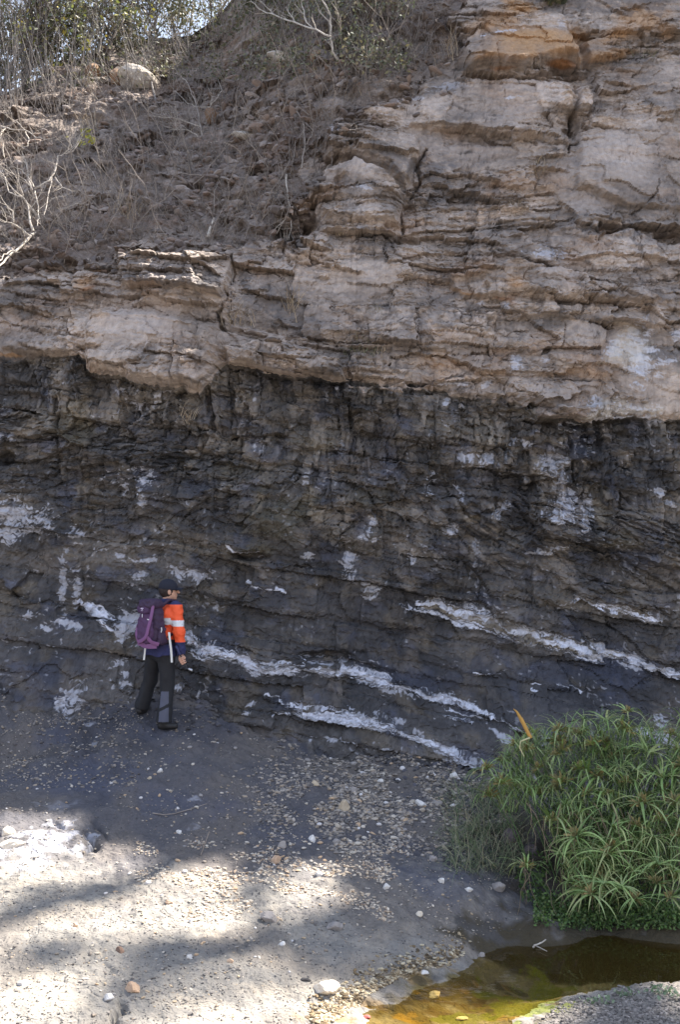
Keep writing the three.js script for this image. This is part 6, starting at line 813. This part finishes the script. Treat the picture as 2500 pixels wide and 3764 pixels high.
  const jacket = (p) => {
    let d = cap(p, on(chest, -.08, .01, -.005), on(chest, .08, .01, -.005), .13, .13); d = sm(d, cap(p, on(waist, -.055, 0, 0), on(waist, .055, 0, 0), .125, .125), .1); d = sm(d, cap(p, on(hip, -.065, -.01, 0), on(hip, .065, -.02, 0), .146, .146), .08);
    d = sm(d, cap(p, on(neck, 0, -.1, 0), on(neck, 0, .0, .0), .1, .066), .05); d = max(d, .825 + .01 * sin(p.x * 30) - p.y);
    let a = sm(cap(p, sR, eR, .078, .066), cap(p, eR, wR, .064, .05), .025); a = max(a, p.clone().sub(wR).dot(wR.clone().sub(eR).normalize()) - .015); d = sm(d, a, .02);
    let b = sm(cap(p, sL, eL, .076, .066), cap(p, eL, wL, .064, .05), .025); d = sm(d, b, .02);
    d = sm(d, max(cap(p, on(neck, 0, -.02, 0), hd(0, -.1, -.02), .068, .072), p.y - 1.465), .015);
    return d + wr(p, 1);
  };
  const gj = split(mesh(jacket, V(-.36, .8, -.42), V(.36, 1.49, .36), .0085), (c) => {
    const da = min(cap(c, sR, eR, 0, 0), cap(c, eR, wR, 0, 0)) , dt = cap(c, on(waist, -.055, -.2, 0), on(chest, .055, .05, 0), 0, 0), arm = da < .085 && c.clone().sub(on(chest, .13, 0, 0)).dot(r) > -.02 && (c.x > .085);
    if (c.y > 1.40) return 'collar';
    if (arm) { const t = c.y; return t < .985 ? 'cuff' : t > 1.158 && t < 1.225 ? 'reflective_tape' : 'jacket'; }
    return c.y < .985 ? 'cuff' : c.y > 1.175 && c.y < 1.25 ? 'reflective_tape' : 'jacket';
  });
  const jk = part('jacket', gj.jacket, mOrange, person); part('navy_panel', gj.cuff, mNavy, jk); part('reflective_tape', gj.reflective_tape, mTape, jk); part('collar', gj.collar, mNavy, jk);
  // trousers, loose and flared over the boots
  const trousers = (p) => { let d = cap(p, on(hip, -.06, .02, 0), on(hip, .06, .0, 0), .116, .116); d = max(d, p.y - .87); for (const [h, k, a] of [[hR, kR, aR], [hL, kL, aL]]) { let l = sm(cap(p, h, k, .104, .076), cap(p, k, a, .076, .084), .03); l = max(l, p.clone().sub(a).dot(a.clone().sub(k).normalize()) - .02); d = sm(d, l, .025); } return d + .008 * n2(p.x * 9 + p.z * 7, p.y * 6) + .004 * n2(p.x * 26 + p.z * 20, p.y * 13); };
  const gt = split(mesh(trousers, V(-.48, min(0, lf.y), -.62), V(.3, .96, .34), .0095), (c) => { const dR = cap(c, kR, aR, 0, 0), dL = cap(c, kL, aL, 0, 0), s = aR.clone().lerp(kR, .55); return dR < dL && c.y < .43 && c.y > .1 && c.z > aR.z + .02 && c.x > -.05 + (c.y - .1) * .05 && c.x < .062 ? (abs(c.y - .25 - (c.x) * .5) < .02 ? 'trousers' : 'grey_panel') : 'trousers'; });
  const tr = part('trousers', gt.trousers, mBlack, person); if (gt.grey_panel) part('grey_panel', gt.grey_panel, mPanel, tr);
  // boots
  for (const [a, dir, up] of [[aR, V(.95, 0, .1), 0], [aL, f, 0]]) { const d0 = dir.clone().normalize(), toe = a.clone().addScaledVector(d0, .125).add(V(0, -.055, 0)), heel = a.clone().addScaledVector(d0, -.035).add(V(0, -.055, 0)); const boot = (p) => { let d = cap(p, heel, toe, .04, .036); d = sm(d, cap(p, a, a.clone().add(V(0, .06, 0)), .05, .052), .04); d = max(d, a.y - .1 - p.y); return d; }; const lo = V(min(heel.x, toe.x) - .07, a.y - .12, min(heel.z, toe.z) - .08), hi = V(max(heel.x, toe.x) + .07, a.y + .12, max(heel.z, toe.z) + .08), g = split(mesh(boot, lo, hi, .007), (c) => c.y < a.y - .078 ? 'sole' : 'boot'); const bt = part('boot', g.boot, std(30, 28, 28, { roughness: .6 }), person); if (g.sole) part('sole', g.sole, std(18, 18, 18), bt); }
  // hair and cap
  part('hair', mesh((p) => max(max(ell(p, hd(0, .015, -.022), hr, UP, hf, .082, .106, .096), p.clone().sub(H).dot(hf) - .028 - .3 * max(0, p.y - H.y)), H.y - .092 - p.y) + .003 * n2(p.x * 60, p.y * 60), V(-.1, 1.42, -.17), V(.18, 1.7, .1), .006), mHair, person);
  const capM = mesh((p) => max(ell(p, hd(0, .03, -.008), hr, UP, hf, .092, .108, .11), H.y + .012 - .12 * p.clone().sub(H).dot(hf) - p.y + .03 * 0), V(-.12, 1.5, -.2), V(.2, 1.72, .14), .006), cp = part('cap', capM, mCap, person);
  { const P = [], I = [], n = 12; for (let i = 0; i <= n; i++) { const t = (i / n - .5) * 2, w = t * .085; for (const q of [0, 1]) for (const th of [0, 1]) { const a = hd(w, .028 - .02 * t * t + (q ? -.012 : .0) + th * .006, q ? .165 - .045 * t * t : .088 - .04 * t * t); P.push(a.x, a.y, a.z); } } for (let i = 0; i < n; i++) { const a = i * 4, b = a + 4; for (const [u, v] of [[0, 2], [3, 1], [2, 3], [1, 0]]) I.push(a + u, a + v, b + v, a + u, b + v, b + u); } const g = new THREE.BufferGeometry(); g.setAttribute('position', new THREE.Float32BufferAttribute(P, 3)); g.setIndex(I); g.computeVertexNormals(); part('brim', g, std(30, 32, 44, { roughness: .9 }), cp); }
  // spectacle arm curving round to the front
  part('glasses', limb([hd(.078, .01, -.01), hd(.07, .012, .06), hd(.05, .006, .1), hd(.015, .002, .108)], .0025, .0025, 4), std(90, 84, 84, { roughness: .3 }), person);

  // ---- pack
  const back = f.clone().negate(), pk = V(-.105, 1.185, .16), PX = r, PZ = back, pt = (a, b, c) => pk.clone().addScaledVector(PX, a).addScaledVector(UP, b).addScaledVector(PZ, c);
  const pack = thing('backpack', 'purple hiking backpack worn by the person in orange', 'backpack', FOOT.toArray());
  const box = (p, c, A, B, C, e) => { const d = p.clone().sub(c); return (pow(pow(abs(d.dot(PX) / A), e) + pow(abs(d.dot(UP) / B), e) + pow(abs(d.dot(PZ) / C), e), 1 / e) - 1) * min(A, B, C); };
  const pm = (a, b, c, o = {}) => std(a, b, c, { roughness: .75, ...o }), mPur = pm(76, 48, 82), mDk = pm(56, 38, 62), mLite = pm(122, 80, 122), mStr = pm(220, 220, 218), mBk = pm(34, 30, 38);
  const lo = V(-.5, .85, -.2), hi = V(.25, 1.52, .5);
  const taper = (p) => 1 - .12 * clamp((p.y - pk.y) / .27);
  const pb = part('main_bag', mesh((p) => box(p, pt(0, 0, .02), 0.139 * taper(p), .255, .1, 3.4) + wr(p, 9), lo, hi, .009), mDk, pack);
  part('front_pocket', mesh((p) => box(p, pt(-.015, -.045, .1), .118, .175, .055, 3.2) + wr(p, 12) * .8, lo, hi, .009), mPur, pack);
  const lid = part('top_lid', mesh((p) => box(p, pt(0, .225, .045), .14, .062, .12, 3) + wr(p, 15), lo, hi, .009), mDk, pack);
  part('lid_pocket', mesh((p) => box(p, pt(-.02, .165, .125), .105, .05, .036, 3) + wr(p, 3) * .6, lo, hi, .008), pm(70, 44, 78), lid);
  for (const s of [-1, 1]) { const sp = part('side_pocket', mesh((p) => box(p, pt(s * .142, -.13, .015), .035, .105, .08, 2.8) + wr(p, 20), lo, hi, .009), mDk, pack); part('buckle', limb([pt(s * .165, -.03, .05), pt(s * .17, -.06, .05), pt(s * .16, -.085, .05)], .006, .006, 5), mStr, sp); }
  const band = (pts, w, th, m, name = 'trim', par = pack) => { const c = new THREE.CatmullRomCurve3(pts), q = c.getPoints(28), P = [], I = []; q.forEach((p, i) => { const t = c.getTangent(i / 28), nrm = (par.userData?.n ?? PZ).clone(), s = t.clone().cross(nrm).normalize(), u = s.clone().cross(t).normalize(); for (const [a, b] of [[-1, -1], [1, -1], [1, 1], [-1, 1]]) { const v = p.clone().addScaledVector(s, a * w).addScaledVector(u, b * th); P.push(v.x, v.y, v.z); } }); for (let i = 0; i < 28; i++) for (let k = 0; k < 4; k++) { const a = i * 4 + k, b = i * 4 + (k + 1) % 4; I.push(a, b, b + 4, a, b + 4, a + 4); } I.push(0, 1, 2, 0, 2, 3, 112, 114, 113, 112, 115, 114); const g = new THREE.BufferGeometry(); g.setAttribute('position', new THREE.Float32BufferAttribute(P, 3)); g.setIndex(I); g.computeVertexNormals(); return part(name, g, m, par); };
  band([pt(.115, .21, .13), pt(.105, .08, .153), pt(.075, -.04, .163), pt(.045, -.125, .163), pt(-.03, -.175, .15), pt(-.105, -.19, .13)], .02, .006, mLite);
  band([pt(-.125, -.02, .12), pt(-.126, -.12, .135), pt(-.1, -.2, .125)], .014, .006, mLite);
  band([pt(.045, -.125, .16), pt(.1, -.19, .13), pt(.15, -.215, .07)], .02, .006, mLite);
  band([pt(-.13, -.2, .105), pt(0, -.235, .115), pt(.13, -.235, .085)], .026, .007, mLite, 'base_panel');
  // the maker's mark on the lid: a small bird shape over a bar, read as pale shapes only
  { const sh = new THREE.Shape(); sh.moveTo(-.026, .008); sh.quadraticCurveTo(0, .02, .028, .01); sh.quadraticCurveTo(.012, .004, .006, -.012); sh.quadraticCurveTo(-.004, .002, -.026, .008); const g = new THREE.ExtrudeGeometry(sh, { depth: .003, bevelEnabled: false }), b = new THREE.BoxGeometry(.03, .005, .003).toNonIndexed(); b.translate(.0, -.017, .0015); const gg = g.index ? g.toNonIndexed() : g; const m4 = new THREE.Matrix4().makeBasis(PX, UP, PZ); const p0 = pt(-.02, .17, .1625); m4.setPosition(p0); const mg = mergeGeometries([gg, b]).applyMatrix4(m4); part('logo', mg, pm(190, 176, 196), lid); }
  band([pt(-.02, .115, .158), pt(-.012, .1, .168), pt(-.014, .08, .165)], .003, .003, mStr, 'zip_pull'); band([pt(.06, .06, .162), pt(.085, .055, .16)], .005, .003, mStr, 'zip_pull'); band([pt(.118, .155, .138), pt(.108, .125, .146)], .007, .003, pm(170, 150, 176), 'buckle');
  // shoulder straps, hip belt and the pale webbing ends
  for (const s of [-1, 1]) { const S = s > 0 ? sR : sL; part('shoulder_strap', limb([pt(s * .07, .2, -.06), on(S, -s * .075, .085, -.03), on(S, -s * .07, .07, .09), on(S, -s * .06, -.06, .15), on(S, -s * .03, -.2, .13), pt(s * .13, -.15, -.1)], .02, .016, 6), mDk, pack); }
  for (const s of [-1, 1]) { part('hip_belt', limb([pt(s * .12, -.2, -.02), on(waist, s * .175, -.03, -.03), on(waist, s * .16, -.04, .1), on(waist, s * .06, -.05, .16)], .026, .02, 6), mBk, pack); }
  const strip = (pts, w) => { const P = [], I = []; pts.forEach((p) => { P.push(p.x - w, p.y, p.z, p.x + w, p.y, p.z, p.x + w, p.y, p.z - .003, p.x - w, p.y, p.z - .003); }); for (let i = 0; i < pts.length - 1; i++) for (let k = 0; k < 4; k++) { const a = i * 4 + k, b = i * 4 + (k + 1) % 4; I.push(a, b, b + 4, a, b + 4, a + 4); } const g = new THREE.BufferGeometry(); g.setAttribute('position', new THREE.Float32BufferAttribute(P, 3)); g.setIndex(I); g.computeVertexNormals(); return g; };
  part('webbing', strip([V(.085, 1.1, .262), V(.093, 1.02, .26), V(.104, .92, .24), V(.108, .84, .22), V(.11, .765, .21)], .0115), mStr, pack);
  part('webbing', strip([V(-.2, .93, .12), V(-.207, .86, .12), V(-.215, .785, .12)], .0095), mStr, pack);

  // ---- hammer
  const ham = thing('hammer', 'geologist hammer with dark handle held in the right hand of the person', 'hammer', FOOT.toArray());
  part('handle', limb([shaftA, shaftA.clone().addScaledVector(ax, .05), shaftA.clone().addScaledVector(ax, .11)], .017, .014, 8), std(50, 54, 92, { roughness: .6 }), ham);
  part('shaft', limb([shaftA.clone().addScaledVector(ax, .11), shaftB], .008, .007, 7), std(58, 58, 62, { roughness: .4, metalness: .6 }), ham);
  part('head', limb([shaftB.clone().add(V(.02, -.002, .0)), shaftB.clone().add(V(.055, -.014, .01)), shaftB.clone().add(V(.062, -.016, .01))], .015, .016, 6), std(196, 196, 200, { roughness: .3, metalness: .9 }), ham);
  part('pick', limb([shaftB.clone().add(V(.022, -.002, 0)), shaftB.clone().add(V(-.02, .004, 0)), shaftB.clone().add(V(-.075, .016, -.005))], .013, .003, 6), std(60, 60, 64, { roughness: .4, metalness: .7 }), ham);
}

renderer.render(scene, camera);
